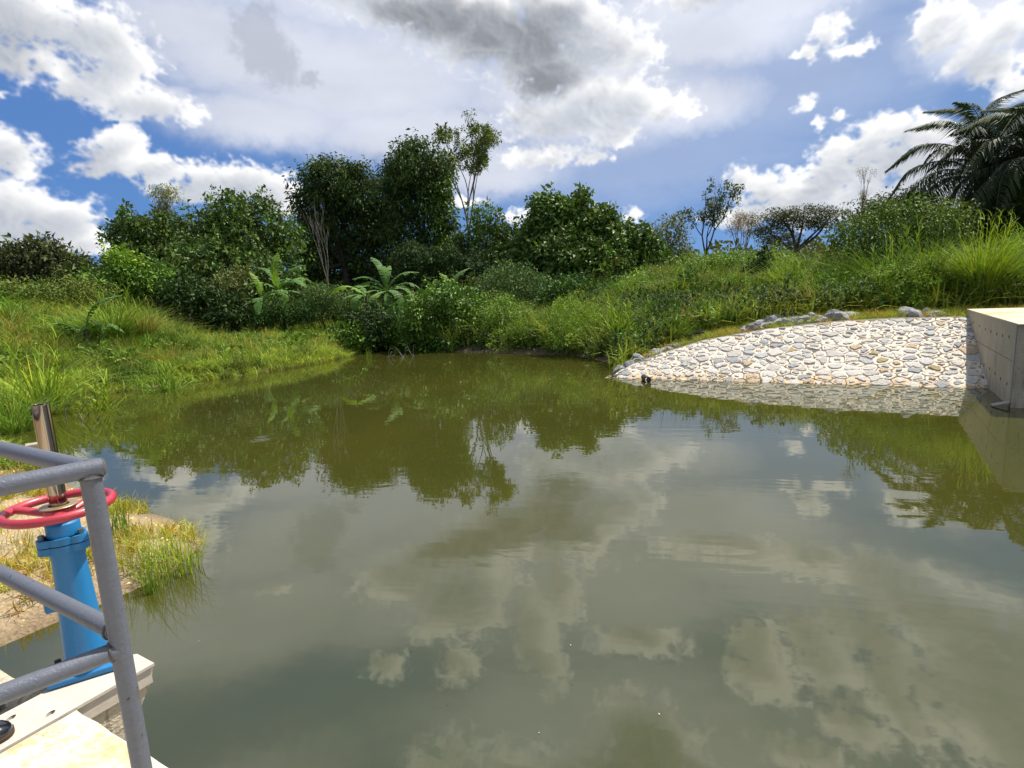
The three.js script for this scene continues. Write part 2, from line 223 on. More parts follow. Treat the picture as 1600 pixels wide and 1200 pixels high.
// ------------------------------------------------------------------ water: murky green, nearly still
{
  const ripple = canvasless(512, 512, (u, v, c) => {
    const a = tileNoise((p, q) => fbm(p * 9 + 2 * noise3(p * 4, q * 4, 3), q * 22, 41, 3, 0.45), u, v), w = sstep(-0.25, 0.3, tileNoise((p, q) => fbm(p * 2.5, q * 2.5, 71, 2), u, v)), b = tileNoise((p, q) => fbm(p * 3, q * 4, 51, 2), u, v);
    c[0] = c[1] = c[2] = 0.5 + 0.26 * a * (0.35 + 0.65 * w) + 0.22 * b;
  });
  const murk = canvasless(512, 512, (u, v, c) => { const n = fbm(u * 9, v * 9, 61, 5, 0.55), k = 1 + 0.16 * n; c[0] = 0.232 * k + 0.02 * n; c[1] = 0.236 * k; c[2] = 0.09 * k; }, true);
  const g = new THREE.PlaneGeometry(44, 46, 4, 4).rotateX(-Math.PI / 2).translate(2, 0, -12);
  const p = g.attributes.position, uv = g.attributes.uv; for (let i = 0; i < p.count; i++) uv.setXY(i, (p.getX(i) + 21) / 47, (p.getZ(i) + 36) / 47);
  const bm = ripple.clone(); bm.repeat.set(46 / 5, 46 / 5); bm.rotation = 0.25; bm.needsUpdate = true;
  const m = new THREE.MeshPhysicalMaterial({ color: 0xffffff, map: murk, roughness: 0.015, ior: 2.0, bumpMap: bm, bumpScale: 0.005 });
  struct('water', g, m, 'still murky green pond water mirroring trees and clouds');
  // rings spreading where something touched the surface
  const calm = new THREE.MeshPhysicalMaterial({ color: 0xffffff, map: murk, roughness: 0.015, ior: 2.0 });
  for (const [px, py, dist, R, label] of [[410, 697, 11.6, 0.42, 'small spreading ring on the water in the reflection of the bushy tree']]) {
    const pr = []; for (let i = 0; i <= 60; i++) { const q = i / 60; pr.push(new THREE.Vector2(Math.max(1e-4, q * R), 0.0025 * Math.cos(q * 26) * (1 - q) * sstep(0, 0.2, q) + 0.004 * (1 - q * q) + 0.0006)); }
    const q = spot(px, py, dist), ring = struct('water_ripple', new THREE.LatheGeometry(pr, 64), calm, label); ring.position.set(q.x, 0, q.z);
    const uv2 = ring.geometry.attributes.uv, pp = ring.geometry.attributes.position; for (let i = 0; i < uv2.count; i++) uv2.setXY(i, (q.x + pp.getX(i) + 21) / 47, (q.z + pp.getZ(i) + 36) / 47);
  }
}
// ------------------------------------------------------------------ stone pitching on the far right bank
function frame(o, y) { return o; }
const onSlope = (a, s, lift = 0) => { const nl = 1 / Math.hypot(1, RISE); return V(W0.x + U.x * a + NRM.x * s - NRM.x * RISE * nl * lift, s * RISE + nl * lift, W0.z + U.z * a + NRM.z * s - NRM.z * RISE * nl * lift); };
{
  const r = rng(101), wall = thing('stone_pitching', 'sloping wall of grey rubble stones in pale cream mortar beside the concrete abutment', 'stone wall');
  // bedding mortar: one sheet from under the water to the crest, rounded off at the top and the tip
  const cols = 110, rows = 16, P = [], UVs = [], I = [];
  for (let i = 0; i <= cols; i++) for (let j = 0; j <= rows; j++) {
    const a = lerp(-0.75, 8.62, i / cols), cs = crestAt(a), s = lerp(-1.0, cs, j / rows), tip = sstep(7.9, 8.62, a), q = onSlope(a, s, 0.02 * fbm(a * 5, s * 5, 3, 3)); q.y -= tip * 0.03; P.push(q.x, q.y, q.z); UVs.push(a, s);
  }
  for (let i = 0; i < cols; i++) for (let j = 0; j < rows; j++) { const a = i * (rows + 1) + j, b = a + rows + 1; I.push(a, b, a + 1, a + 1, b, b + 1); }
  // crest edge: a vertical lip at the back
  const base = P.length / 3;
  for (let i = 0; i <= cols; i++) { const a = lerp(-0.75, 8.62, i / cols), cs = crestAt(a); for (const [ds, dy] of [[0, 0], [0.06, 0.03], [0.34, 0.03], [0.36, -0.5]]) { const q = onSlope(a, cs); P.push(q.x + NRM.x * ds, q.y + dy, q.z + NRM.z * ds); UVs.push(a, cs + ds); } }
  for (let i = 0; i < cols; i++) for (let j = 0; j < 3; j++) { const a = base + i * 4 + j, b = a + 4; I.push(a, b, a + 1, a + 1, b, b + 1); }
  const g = new THREE.BufferGeometry(); g.setAttribute('position', new THREE.Float32BufferAttribute(P, 3)); g.setAttribute('uv', new THREE.Float32BufferAttribute(UVs, 2)); g.setIndex(I); g.computeVertexNormals();
  const tint = canvasless(512, 512, (u, v, c) => { const n = tileNoise((p, q) => fbm(p * 6, q * 6, 81, 6, 0.6), u, v), m = tileNoise((p, q) => fbm(p * 40, q * 40, 83, 3, 0.6), u, v), o = sstep(0.05, 0.4, n), dk = sstep(0.12, 0.4, tileNoise((p, q) => fbm(p * 17, q * 17, 87, 4, 0.6), u, v)), k = (0.82 + 0.10 * m + 0.08 * n) * (1 - 0.28 * dk); c[0] = k; c[1] = k * lerp(0.95, 0.89, o); c[2] = k * lerp(0.87, 0.72, o); }, true);
  const mortarM = new THREE.MeshStandardMaterial({ map: rep(tint, 0.25), roughness: 0.95, bumpMap: rep(T.rough, 1.2), bumpScale: 0.03 });
  const rustM = mortarM.clone(); rustM.color.set(0xf4e2cc);
  part('mortar_bed', g, new THREE.MeshStandardMaterial({ color: 0x8b857b, map: rep(tint, 0.25), roughness: 1, bumpMap: rep(T.rough, 1.2), bumpScale: 0.02 }), wall);
  // stones: cells of jittered points, each with a collar of mortar smeared round it
  const pts = [];
  for (let tries = 0; tries < 60000; tries++) { const a = lerp(-0.6, 8.6, r()), s = lerp(-0.5, 3.55, r()); if (s > crestAt(a) - 0.05) continue; const min = tries < 900 ? 0.40 + 0.1 * r() : tries < 6000 ? 0.28 + 0.08 * r() : 0.16 + 0.07 * r(); let ok = true; for (const p of pts) if (((p[0] - a) * 0.9) ** 2 + ((p[1] - s) * 1.3) ** 2 < ((min + p[2]) * 0.5) ** 2) { ok = false; break; } if (ok) pts.push([a, s, min]); if (tries < 900 && pts.length > 50) tries = 900; if (tries < 6000 && pts.length > 230) tries = 6000; }
  const cell = (i) => {
    const [x, y] = pts[i]; let poly = []; for (let k = 0; k < 22; k++) { const t = k / 22 * 2 * Math.PI; poly.push([x + 0.38 * Math.cos(t), y + 0.34 * Math.sin(t)]); }
    for (let j = 0; j < pts.length; j++) { if (j === i) continue; const dx = pts[j][0] - x, dy = pts[j][1] - y; if (dx * dx + dy * dy > 0.9) continue; const c = (dx * (pts[j][0] + x) + dy * (pts[j][1] + y)) / 2, out = []; for (let k = 0; k < poly.length; k++) { const p = poly[k], q = poly[(k + 1) % poly.length], dp = dx * p[0] + dy * p[1] - c, dq = dx * q[0] + dy * q[1] - c; if (dp <= 0) out.push(p); if (dp * dq < 0) { const t = dp / (dp - dq); out.push([p[0] + (q[0] - p[0]) * t, p[1] + (q[1] - p[1]) * t]); } } poly = out; if (poly.length < 3) return null; }
    return poly;
  };
  const smooth = (poly, n, shrink, wob, seed) => {   // n points round the cell, at the radius of its outline, rounded
    const [cx, cy] = poly.reduce((m, p) => [m[0] + p[0] / poly.length, m[1] + p[1] / poly.length], [0, 0]), out = [];
    for (let k = 0; k < n; k++) { const t = k / n * 2 * Math.PI, dx = Math.cos(t), dy = Math.sin(t); let best = 9; for (let j = 0; j < poly.length; j++) { const p = poly[j], q = poly[(j + 1) % poly.length], ex = q[0] - p[0], ey = q[1] - p[1], det = dx * ey - dy * ex; if (Math.abs(det) < 1e-9) continue; const s = ((p[0] - cx) * ey - (p[1] - cy) * ex) / det, u = ((p[0] - cx) * dy - (p[1] - cy) * dx) / det; if (s > 0 && u >= -0.01 && u <= 1.01) best = Math.min(best, s); } out.push(best > 0.6 ? 0.04 : best); }
    const sm = out.map((v, k) => (out[(k + n - 1) % n] + 6 * v + out[(k + 1) % n]) / 8);
    return { cx, cy, ring: sm.map((v, k) => Math.max(0.02, (v - shrink) * (1 + wob * noise3(Math.cos(k / n * 6.283) * 1.5 + seed, Math.sin(k / n * 6.283) * 1.5, seed * 1.7)))) };
  };
  const dome = (c, rings) => {   // rings: [[scale, lift, roughness]...] from outside in; closed by a centre point
    const n = c.ring.length, P = [], UVs = [], I = [];
    for (const [sc, lift, jit] of rings) for (let k = 0; k < n; k++) { const t = k / n * 6.2832, a = c.cx + c.ring[k] * sc * Math.cos(t), s = c.cy + c.ring[k] * sc * Math.sin(t), q = onSlope(a, s, lift + jit * noise3(a * 13, s * 13, 5)); P.push(q.x, q.y, q.z); UVs.push(a, s); }
    for (let j = 0; j + 1 < rings.length; j++) for (let k = 0; k < n; k++) { const a = j * n + k, b = j * n + (k + 1) % n; I.push(a, a + n, b, b, a + n, b + n); }
    const top = rings[rings.length - 1], q = onSlope(c.cx, c.cy, top[1] + 0.004); P.push(q.x, q.y, q.z); UVs.push(c.cx, c.cy); const o = (rings.length - 1) * n; for (let k = 0; k < n; k++) I.push(o + k, rings.length * n, o + (k + 1) % n);
    const g = new THREE.BufferGeometry(); g.setAttribute('position', new THREE.Float32BufferAttribute(P, 3)); g.setAttribute('uv', new THREE.Float32BufferAttribute(UVs, 2)); g.setIndex(I); g.computeVertexNormals(); return g;
  };
  const rock = (col, n) => new THREE.MeshStandardMaterial({ color: col, roughness: 0.9, map: rep(canvasless(128, 128, (u, v, c) => { const a = tileNoise((p, q) => fbm(p * 7, q * 12, 90 + n, 5, 0.65), u, v), b = tileNoise((p, q) => fbm(p * 40, q * 40, 95 + n, 2), u, v), k = 0.82 + 0.36 * a + 0.16 * b; c[0] = c[1] = c[2] = k; }), 1.1), bumpMap: rep(T.rough, 1), bumpScale: 0.02 });
  const lin = (a, b, c) => new THREE.Color().setRGB(a, b, c);
  const stoneM = [rock(lin(0.43, 0.43, 0.415), 0), rock(lin(0.54, 0.52, 0.48), 1), rock(lin(0.30, 0.305, 0.31), 2), rock(lin(0.56, 0.52, 0.45), 3), rock(lin(0.46, 0.43, 0.39), 4), rock(lin(0.46, 0.35, 0.23), 5), rock(lin(0.36, 0.28, 0.13), 6)];
  const collars = [], rusty = [], rest = [], all = [];
  pts.forEach((p, i) => {
    const poly = cell(i); if (!poly) return;
    const clip = poly.map(([a, s]) => [a, Math.min(s, crestAt(a) + 0.0)]), c = smooth(clip, 20, r() < 0.22 ? -0.03 : 0.007, 0.10, i * 0.37), up = 0.014 * r(), low = c.cy < 0.22 + 0.2 * noise3(c.cx, 1, 7);
    (low ? rusty : collars).push(dome(c, [[1, -0.02, 0], [0.97, 0.006 + up, 0.016], [0.88, 0.014 + up, 0.022], [0.6, 0.012 + up, 0.016]]));
    const k = 0.024 + 0.045 * r(), sq = r() < 0.2 ? 0.45 + 0.2 * r() : 0.68 + 0.36 * r(), st = { ...c, ring: c.ring.map((v, j) => Math.max(v * 0.3, (v - k * (0.6 + 0.9 * Math.abs(noise3(j * 0.7, i * 2.3, 4)) * 2)) * sq * (1 + 0.22 * noise3(Math.cos(j / 10 * 3.14) * 1.6, Math.sin(j / 10 * 3.14) * 1.6, i * 3.1)))) };
    const lift = up + 0.002 + 0.03 * r() * r(), geo = dome(st, [[1.04, 0.010, 0], [1, 0.022 + lift, 0.01], [0.9, 0.027 + lift, 0.014], [0.5, 0.028 + lift, 0.02]]);
    const q = r(), mat = q < 0.25 ? 0 : q < 0.48 ? 1 : q < 0.60 ? 2 : q < 0.80 ? 3 : q < 0.93 ? 4 : q < 0.98 ? 5 : 6;
    all.push({ geo, mat, size: st.ring.reduce((m, v) => m + v, 0) / Math.hypot(...onSlope(c.cx, c.cy).toArray()), low: c.cy < -0.1 });
  });
  all.sort((a, b) => a.low - b.low || b.size - a.size);
  all.slice(0, 300).forEach((s) => part(numbered('stone'), s.geo, stoneM[s.mat], wall));
  if (all.length > 300) { const m = part('small_stones', mergeGeometries(all.slice(300).map((s) => s.geo)), stoneM[0], wall); m.userData.kind = 'stuff'; }
  for (const [gs, m] of [[collars, mortarM], [rusty, rustM]]) part('mortar_joints', mergeGeometries(gs), m, wall).userData.kind = 'stuff';
  console.log('stones', all.length);
}
// ------------------------------------------------------------------ concrete abutment on the right
{
  // own axes: the face seen lies in x = 0 and looks along +x, +z runs back along it, the body is on the -x side
  const ab = thing('concrete_abutment', 'grey formed concrete abutment with flat sunlit top at the right end of the stone slope', 'abutment', [9.3, 0, -9.9], Math.atan2(3.4, -5.2));
  const conc = new THREE.MeshStandardMaterial({ color: 0xd8d2c6, map: rep(T.concrete, 0.4), roughness: 0.9, bumpMap: rep(T.coarse, 0.6), bumpScale: 0.012 });
  const top = new THREE.MeshStandardMaterial({ color: 0xf4ece0, map: rep(T.slabTop, 0.25), roughness: 0.92, bumpMap: rep(T.fine, 0.6), bumpScale: 0.004 });
  const dark = new THREE.MeshStandardMaterial({ color: 0x3a352e, roughness: 1 });
  const bx = (w, h, d, x, y, z) => { const g = new THREE.BoxGeometry(w, h, d).translate(-x, y, z), p = g.attributes.position, n = g.attributes.normal, uv = g.attributes.uv; for (let i = 0; i < p.count; i++) { const ax = Math.abs(n.getX(i)), ay = Math.abs(n.getY(i)); uv.setXY(i, ax > 0.5 ? p.getZ(i) : p.getX(i), ay > 0.5 ? p.getZ(i) : p.getY(i)); } return g; };
  const L = 6.3, H = 1.58, J = 0.86, K = 5.35;      // length of the face, height, pour joint, upright joint
  const pan = (z0, z1, y0, y1) => part('formed_panel', bx(0.3, y1 - y0, z1 - z0, 0.15, (y0 + y1) / 2, (z0 + z1) / 2), conc, ab);
  pan(0.10, K - 0.006, -1.4, J - 0.006); pan(0.10, K - 0.006, J + 0.006, H - 0.02); pan(K + 0.006, L, -1.4, H - 0.02);
  part('wall_core', bx(5.0, 2.9, L - 0.2, 2.52 + 0.012, 0.09, (L - 0.2) / 2 + 0.16), conc, ab);
  // the corner toward the pond is cut off at an angle
  { const s = new THREE.Shape(); s.moveTo(0, 0.094); s.lineTo(-0.09, 0); s.lineTo(-5, 0); s.lineTo(-5, 0.15); s.lineTo(-0.3, 0.15); s.lineTo(-0.3, 0.094); s.closePath(); const g = new THREE.ExtrudeGeometry(s, { depth: 2.96, bevelEnabled: false }).rotateX(Math.PI / 2).translate(0, H - 0.02, 0); part('corner_block', g, conc, ab); }
  part('top_slab', bx(5.02, 0.02, L + 0.02, 2.5, H - 0.009, L / 2 - 0.0), top, ab);
  // formwork tie holes
  for (const [y, zs] of [[1.27, [0.75, 1.35, 1.95, 2.6, 3.3, 4.15, 5.0, 5.75]], [0.42, [0.55, 1.15, 1.75, 2.4, 3.1]]]) for (const z of zs) { const m = part('tie_hole', new THREE.CylinderGeometry(0.018, 0.018, 0.012, 10).rotateZ(Math.PI / 2).scale(1, 1.8, 1), dark, ab); m.position.set(0.001, y + 0.03 * Math.sin(z * 9), z); }
  // flashing strip down the corner with a kicked-out foot
  const steel = new THREE.MeshStandardMaterial({ color: 0x8f8b82, roughness: 0.8, bumpMap: rep(T.rough, 3), bumpScale: 0.004 });
  part('corner_strip', bx(0.014, 1.5, 0.13, -0.009, 0.82, 0.17), steel, ab);
  part('strip_foot', new THREE.BoxGeometry(0.26, 0.014, 0.2).translate(0.13, 0, 0).rotateZ(-0.3).translate(0.01, 0.1, 0.18), steel, ab);
}
// ------------------------------------------------------------------ rocks lying on the crest, drain pipe
const rockGeo = (seed, flat = 0.6) => { const g0 = new THREE.IcosahedronGeometry(1, 2), p = g0.attributes.position, v = V(0, 0, 0); for (let i = 0; i < p.count; i++) { v.fromBufferAttribute(p, i); const k = 1 + 0.35 * noise3(v.x * 1.1 + seed, v.y * 1.1, v.z * 1.1) + 0.22 * noise3(v.x * 2.6, v.y * 2.6 + seed, v.z * 2.6); v.multiplyScalar(k); v.x = Math.round(v.x * 3.2 + 0.3 * noise3(v.x, v.y, v.z)) / 3.2 * 0.45 + v.x * 0.55; p.setXYZ(i, v.x, v.y * flat, v.z); } g0.computeVertexNormals(); return g0; };
const greyRock = [[0.33, 0.33, 0.33], [0.22, 0.22, 0.23], [0.42, 0.41, 0.39]].map((c) => new THREE.MeshStandardMaterial({ color: new THREE.Color().setRGB(...c), roughness: 0.9, bumpMap: rep(T.rough, 2), bumpScale: 0.04 }));
const rockVariants = [1, 2, 3, 4, 5].map((s) => rockGeo(s * 7.3, 0.45 + 0.08 * s));
{
  const r = rng(31);
  const big = [[1075, 521, 0.5, 'pale grey flat boulder in the grass near the low tip of the stone slope'], [1092, 517, 0.36, 'rough grey boulder leaning on the flat pale boulder near the tip of the slope'], [1207, 497, 0.5, 'dark grey boulder at the left end of the rock line above the stone slope'], [1230, 493, 0.42, 'grey boulder second from the left in the rock line above the stone slope'], [1190, 508, 0.42, 'low pale rock lying just above the mortar edge, left of the dark boulder'], [1282, 497, 0.34, 'black-sided rock in the middle of the rock line above the stone slope'], [1322, 494, 0.55, 'largest grey boulder with a dark hollow, right end of the rock line'], [1425, 491, 0.28, 'pale round rock beside the path of grass near the abutment'], [1462, 492, 0.4, 'pinkish grey rock close to the abutment, under the tall grass']];
  big.forEach(([px, py, s, label], i) => { const w = landing(px, py + 3); const g = thing('boulder', label, 'boulder', [w.x, groundY(w.x, w.z) - 0.03, w.z], r() * 6, 'boulders along the crest of the stone slope'); const m = part('rock_body', rockVariants[i % 5], greyRock[i % 3], g); m.scale.set(s * 0.8, s * 0.44, s * 0.55); m.position.y = s * 0.16; });
  const chips = new THREE.InstancedMesh(rockVariants[1], greyRock[0], 170); const M = new THREE.Matrix4(), e = new THREE.Euler();
  for (let i = 0; i < 170; i++) { const a = i < 70 ? lerp(7.2, 8.8, r()) : (r() < 0.75 ? lerp(2.6, 5.4, r()) : lerp(-0.2, 1.2, r())), cs = crestAt(a) + 0.6 + (i < 70 ? 0.9 * r() : r() * 1.5), x = W0.x + U.x * a + NRM.x * cs, z = W0.z + U.z * a + NRM.z * cs, s = 0.06 + 0.24 * r() * r(); M.makeRotationFromEuler(e.set(r() * 6, r() * 6, r() * 6)).scale(V(s, s, s)).setPosition(x, groundY(x, z) + s * 0.3, z); chips.setMatrixAt(i, M); chips.setColorAt(i, new THREE.Color().setScalar(0.6 + 0.8 * r())); }
  chips.name = 'rubble'; tag(shade(chips), 'broken grey rubble strewn along the back edge of the stone slope', 'rubble', null, 'stuff'); scene.add(chips);
  const p = spot(1009, 594, 15.6), dp = thing('drain_pipe', 'short dark drain pipe at the water line near the tip of the stone slope', 'pipe', [p.x, 0.07, p.z], Math.atan2(-p.x, -p.z) + 0.2);
  const bk = new THREE.MeshStandardMaterial({ color: 0x1a1712, roughness: 0.6, side: THREE.DoubleSide }); part('pipe_wall', new THREE.CylinderGeometry(0.085, 0.085, 0.5, 20, 1, true).rotateX(Math.PI / 2), bk, dp); part('pipe_rim', new THREE.TorusGeometry(0.085, 0.014, 8, 20).translate(0, 0, 0.25), bk, dp);
}
// ------------------------------------------------------------------ railing, gate hoist and slab at the near left
const SLAB = 1.05;   // level of the walkway
{
  const r = rng(55);
  // walkway slab: L is its corner over the water, A along the front edge, B along the side of the gate slot
  const Lx = -1.70, Lz = -1.85, A = [0.877, 0.48], B = [-0.5, 0.866];
  const at = (u, v) => [Lx + A[0] * u + B[0] * v, Lz + A[1] * u + B[1] * v];
  const poly = [at(0, 0)]; for (let i = 1; i < 40; i++) { const u = i * 0.05; poly.push(at(u, 0.006 * noise3(u * 9, 1, 2))); } poly.push(at(15, 0), at(15, 6), at(0, 6)); for (let i = 1; i < 30; i++) { const v = (30 - i) * 0.05; poly.push(at(0.008 * noise3(v * 11, 4, 2), v)); }
  const s = new THREE.Shape(poly.map(([x, z]) => new THREE.Vector2(x, -z)));
  const g = new THREE.ExtrudeGeometry(s, { depth: 2.2, bevelEnabled: true, bevelThickness: 0.012, bevelSize: 0.012, bevelOffset: -0.012, bevelSegments: 2 }).rotateX(-Math.PI / 2).translate(0, SLAB - 2.212, 0);
  const slabM = new THREE.MeshStandardMaterial({ color: 0xffffff, map: rep(T.slabTop, 1.1), roughness: 0.93, bumpMap: rep(T.fine, 2.2), bumpScale: 0.0022 });
  const sl = part('concrete_walkway', g, slabM, scene); tag(sl, 'sunlit cream concrete walkway slab with ochre stains under the railing', 'concrete slab'); sl.userData.kind = 'structure'; delete sl.userData.category;
  // the pier on the far side of the gate slot, broken at its corner
  const pierM = new THREE.MeshStandardMaterial({ color: 0xf3ecdf, map: rep(T.concrete, 1.2), roughness: 0.95, bumpMap: rep(T.rough, 2), bumpScale: 0.01 });
  const pier = thing('gate_pier', 'broken pale concrete pier behind the bearing plate, carrying the left railing post', 'pier');
  const pp = [at(-0.235, 0.02), at(-0.33, -0.07), at(-0.62, -0.02), at(-1.6, -0.02), at(-1.6, 5.5), at(-0.235, 5.5)];
  part('pier_wall', new THREE.ExtrudeGeometry(new THREE.Shape(pp.map(([x, z]) => new THREE.Vector2(x, -z))), { depth: 2.1, bevelEnabled: true, bevelThickness: 0.02, bevelSize: 0.02, bevelOffset: -0.02, bevelSegments: 2 }).rotateX(-Math.PI / 2).translate(0, SLAB - 0.075 - 2.12, 0), pierM, pier);
  { const lump = rockGeo(3.3, 0.5); const m = part('broken_corner', lump, pierM, pier); const c = at(-0.33, 0.0); m.position.set(c[0], SLAB - 0.05, c[1]); m.scale.set(0.10, 0.085, 0.085); m.rotation.y = 0.6; }
  // bearing plate: pale painted channel lying across the slot, overhanging the water
  const plateTex = canvasless(256, 256, (u, v, c) => { const n = tileNoise((a, b) => fbm(a * 5, b * 5, 141, 5, 0.6), u, v), m = tileNoise((a, b) => fbm(a * 14, b * 60, 143, 3, 0.6), u, v), k = 0.86 + 0.12 * n + 0.07 * m - 0.2 * sstep(0.25, 0.4, n); c[0] = k; c[1] = k * 0.975; c[2] = k * 0.945; }, true);
  const plateM = new THREE.MeshStandardMaterial({ color: 0xdcd6cc, roughness: 0.75, map: rep(plateTex, 2), bumpMap: rep(T.fine, 3), bumpScale: 0.001 });
  const bp = thing('bearing_plate', 'long off-white bearing plate with bolt slots under the blue hoist, overhanging the water', 'plate', [Lx, SLAB, Lz], Math.atan2(0.5, -0.866));
  // own axes: +z towards the water, +x away from the slab
  const sx = (x) => -x; // the slot lies on the -A side
  { const w = 0.215, z0 = -0.30, z1 = 0.28, x0 = 0.012; const sh = new THREE.Shape(); sh.moveTo(x0, z0); sh.lineTo(x0, z1); sh.lineTo(x0 + w * 0.62, z1); sh.lineTo(x0 + w, z1 - 0.07); sh.lineTo(x0 + w, z0); sh.closePath();
    for (const [hx, hz] of [[0.06, 0.0 - 0.06], [0.06, -0.2], [0.17, -0.14]]) { const h = new THREE.Path(); h.absellipse(hx, hz, 0.011, 0.018, 0, Math.PI * 2, true, -0.5); sh.holes.push(h); }
    const gg = new THREE.ExtrudeGeometry(sh, { depth: 0.012, bevelEnabled: true, bevelThickness: 0.0015, bevelSize: 0.0015, bevelSegments: 1, curveSegments: 14 }).rotateX(Math.PI / 2); part('plate', gg, plateM, bp);
    const web = new THREE.BoxGeometry(0.008, 0.07, z1 - z0 - 0.02).translate(x0 + 0.012, -0.05, (z0 + z1) / 2); part('channel_web', web, plateM, bp);
    const under = new THREE.BoxGeometry(w - 0.03, 0.06, z1 - z0 - 0.1).translate(x0 + w / 2 + 0.01, -0.055, (z0 + z1) / 2 - 0.04); part('packing_strip', under, new THREE.MeshStandardMaterial({ color: 0x3b342b, roughness: 1 }), bp);
    const br = new THREE.Shape(); br.moveTo(0, 0); br.lineTo(0.27, 0); br.lineTo(0.25, -0.07); br.lineTo(0.09, -0.33); br.lineTo(0, -0.5); br.closePath();
    part('bracket', new THREE.ExtrudeGeometry(br, { depth: 0.02, bevelEnabled: false }).rotateY(-Math.PI / 2).translate(x0 + 0.042, -0.013, 0.02), pierM, bp);
    bp.scale.x = 1;
  }
  // ---- gate hoist
  const HX = -1.822, HZ = -2.074, base = SLAB + 0.002;
  const grime = canvasless(384, 384, (u, v, c) => { const n = tileNoise((a, b) => fbm(a * 8, b * 8, 151, 5, 0.6), u, v), m = tileNoise((a, b) => fbm(a * 40, b * 40, 153, 3, 0.6), u, v), sp = sstep(0.26, 0.34, m + 0.3 * n), k = 0.92 + 0.1 * n; c[0] = lerp(k * 0.9, 0.8, sp * 0.5); c[1] = lerp(k, 0.62, sp * 0.5); c[2] = lerp(k, 0.5, sp * 0.5); }, true);
  const blue = new THREE.MeshPhysicalMaterial({ color: new THREE.Color().setRGB(0.006, 0.19, 0.46), map: rep(grime, 2, 1), roughness: 0.48, clearcoat: 0.25, clearcoatRoughness: 0.35, bumpMap: rep(T.fine, 3), bumpScale: 0.0008 });
  const red = new THREE.MeshPhysicalMaterial({ color: new THREE.Color().setRGB(0.62, 0.025, 0.05), map: rep(grime, 6, 1), roughness: 0.38, clearcoat: 0.5, clearcoatRoughness: 0.25, bumpMap: rep(T.rough, 4), bumpScale: 0.001 });
  const chrome = new THREE.MeshStandardMaterial({ color: 0x9a8f82, metalness: 1, roughness: 0.1, side: THREE.DoubleSide });
  const hoist = thing('gate_hoist', 'blue cast pedestal hoist with a red handwheel and a shiny steel stem cover tube', 'gate hoist', [HX, base, HZ], 0.52);
  // footing: a cast flange with lugs
  { const f = new RoundedBoxGeometry(0.26, 0.03, 0.16, 3, 0.012).translate(0, 0.016, 0); part('foot_flange', f, blue, hoist); for (const [x, z] of [[-0.108, 0.058], [0.108, 0.058], [-0.108, -0.058], [0.108, -0.058]]) { const b = part('foot_bolt', new THREE.CylinderGeometry(0.012, 0.012, 0.02, 6).translate(x, 0.042, z), new THREE.MeshStandardMaterial({ color: 0x2a2a2c, roughness: 0.6, metalness: 0.6 }), hoist); } }
  const lathe = (pts, seg = 40) => new THREE.LatheGeometry(pts.map(([x, y]) => new THREE.Vector2(x, y)), seg);
  part('pedestal', lathe([[0.078, 0.03], [0.08, 0.045], [0.072, 0.07], [0.068, 0.2], [0.06, 0.38], [0.055, 0.50], [0.06, 0.53], [0.06, 0.545]]), blue, hoist);
  { const lug = (a) => { const s = new THREE.CylinderGeometry(0.034, 0.035, 0.028, 20).translate(Math.cos(a) * 0.056, 0, Math.sin(a) * 0.056); return s; };
    const ring = (y) => mergeGeometries([new THREE.CylinderGeometry(0.069, 0.069, 0.028, 36), lug(0.6), lug(2.7), lug(4.8)].map((g) => g.toNonIndexed().translate(0, y, 0)));
    part('lower_collar', ring(0.556), blue, hoist); part('upper_collar', ring(0.588), blue, hoist); }
  for (const a of [0.6, 2.7, 4.8]) part('collar_bolt', new THREE.CylinderGeometry(0.011, 0.011, 0.022, 6).translate(Math.cos(a) * 0.072, 0.61, Math.sin(a) * 0.072), new THREE.MeshStandardMaterial({ color: 0x5a6a72, roughness: 0.5, metalness: 0.7 }), hoist);
  part('bearing_housing', lathe([[0.056, 0.6], [0.056, 0.648], [0.05, 0.655], [0.042, 0.657], [0.042, 0.70]]), blue, hoist);
  { const np = part('name_plate_box', new RoundedBoxGeometry(0.06, 0.075, 0.05, 2, 0.004), blue, hoist); np.position.set(-0.066, 0.335, 0.005); const pl = part('name_plate', new THREE.BoxGeometry(0.003, 0.06, 0.042).translate(-0.0322, 0, 0), new THREE.MeshStandardMaterial({ color: 0x9c968a, metalness: 0.8, roughness: 0.35 }), np); }
  // handwheel: rim, three spokes, hub
  const wheel = new THREE.Group(); wheel.name = 'handwheel'; wheel.position.y = 0.715; wheel.rotation.y = 0.35; hoist.add(wheel);
  part('rim', new THREE.TorusGeometry(0.172, 0.0165, 16, 72).rotateX(Math.PI / 2).scale(1, 1.05, 1), red, wheel);
  for (let k = 0; k < 3; k++) { const a = k * 2.0944 + 0.3, c = new THREE.CatmullRomCurve3([V(0.035, -0.022, 0), V(0.08, -0.016, 0), V(0.13, -0.004, 0), V(0.168, 0.002, 0)]); const t = new THREE.TubeGeometry(c, 14, 0.015, 10), p = t.attributes.position; for (let i = 0; i < p.count; i++) { const w = 1 + 0.7 * sstep(0.1, 0.03, p.getX(i)); p.setZ(i, p.getZ(i) * w * 1.1); } t.computeVertexNormals(); part('spoke', t.rotateY(a), red, wheel); }
  part('hub', lathe([[0.038, -0.045], [0.05, -0.04], [0.052, -0.008], [0.048, 0.0], [0.036, 0.003]], 30), red, wheel);
  part('washer', lathe([[0.034, 0.003], [0.062, 0.004], [0.062, 0.009], [0.034, 0.01]], 30), new THREE.MeshStandardMaterial({ color: 0xb09a78, metalness: 0.7, roughness: 0.4 }), wheel);
  const tube = part('stem_cover', lathe([[0.029, 0.70], [0.029, 1.128], [0.0275, 1.13], [0.026, 1.128], [0.026, 0.80]], 48), chrome, hoist);
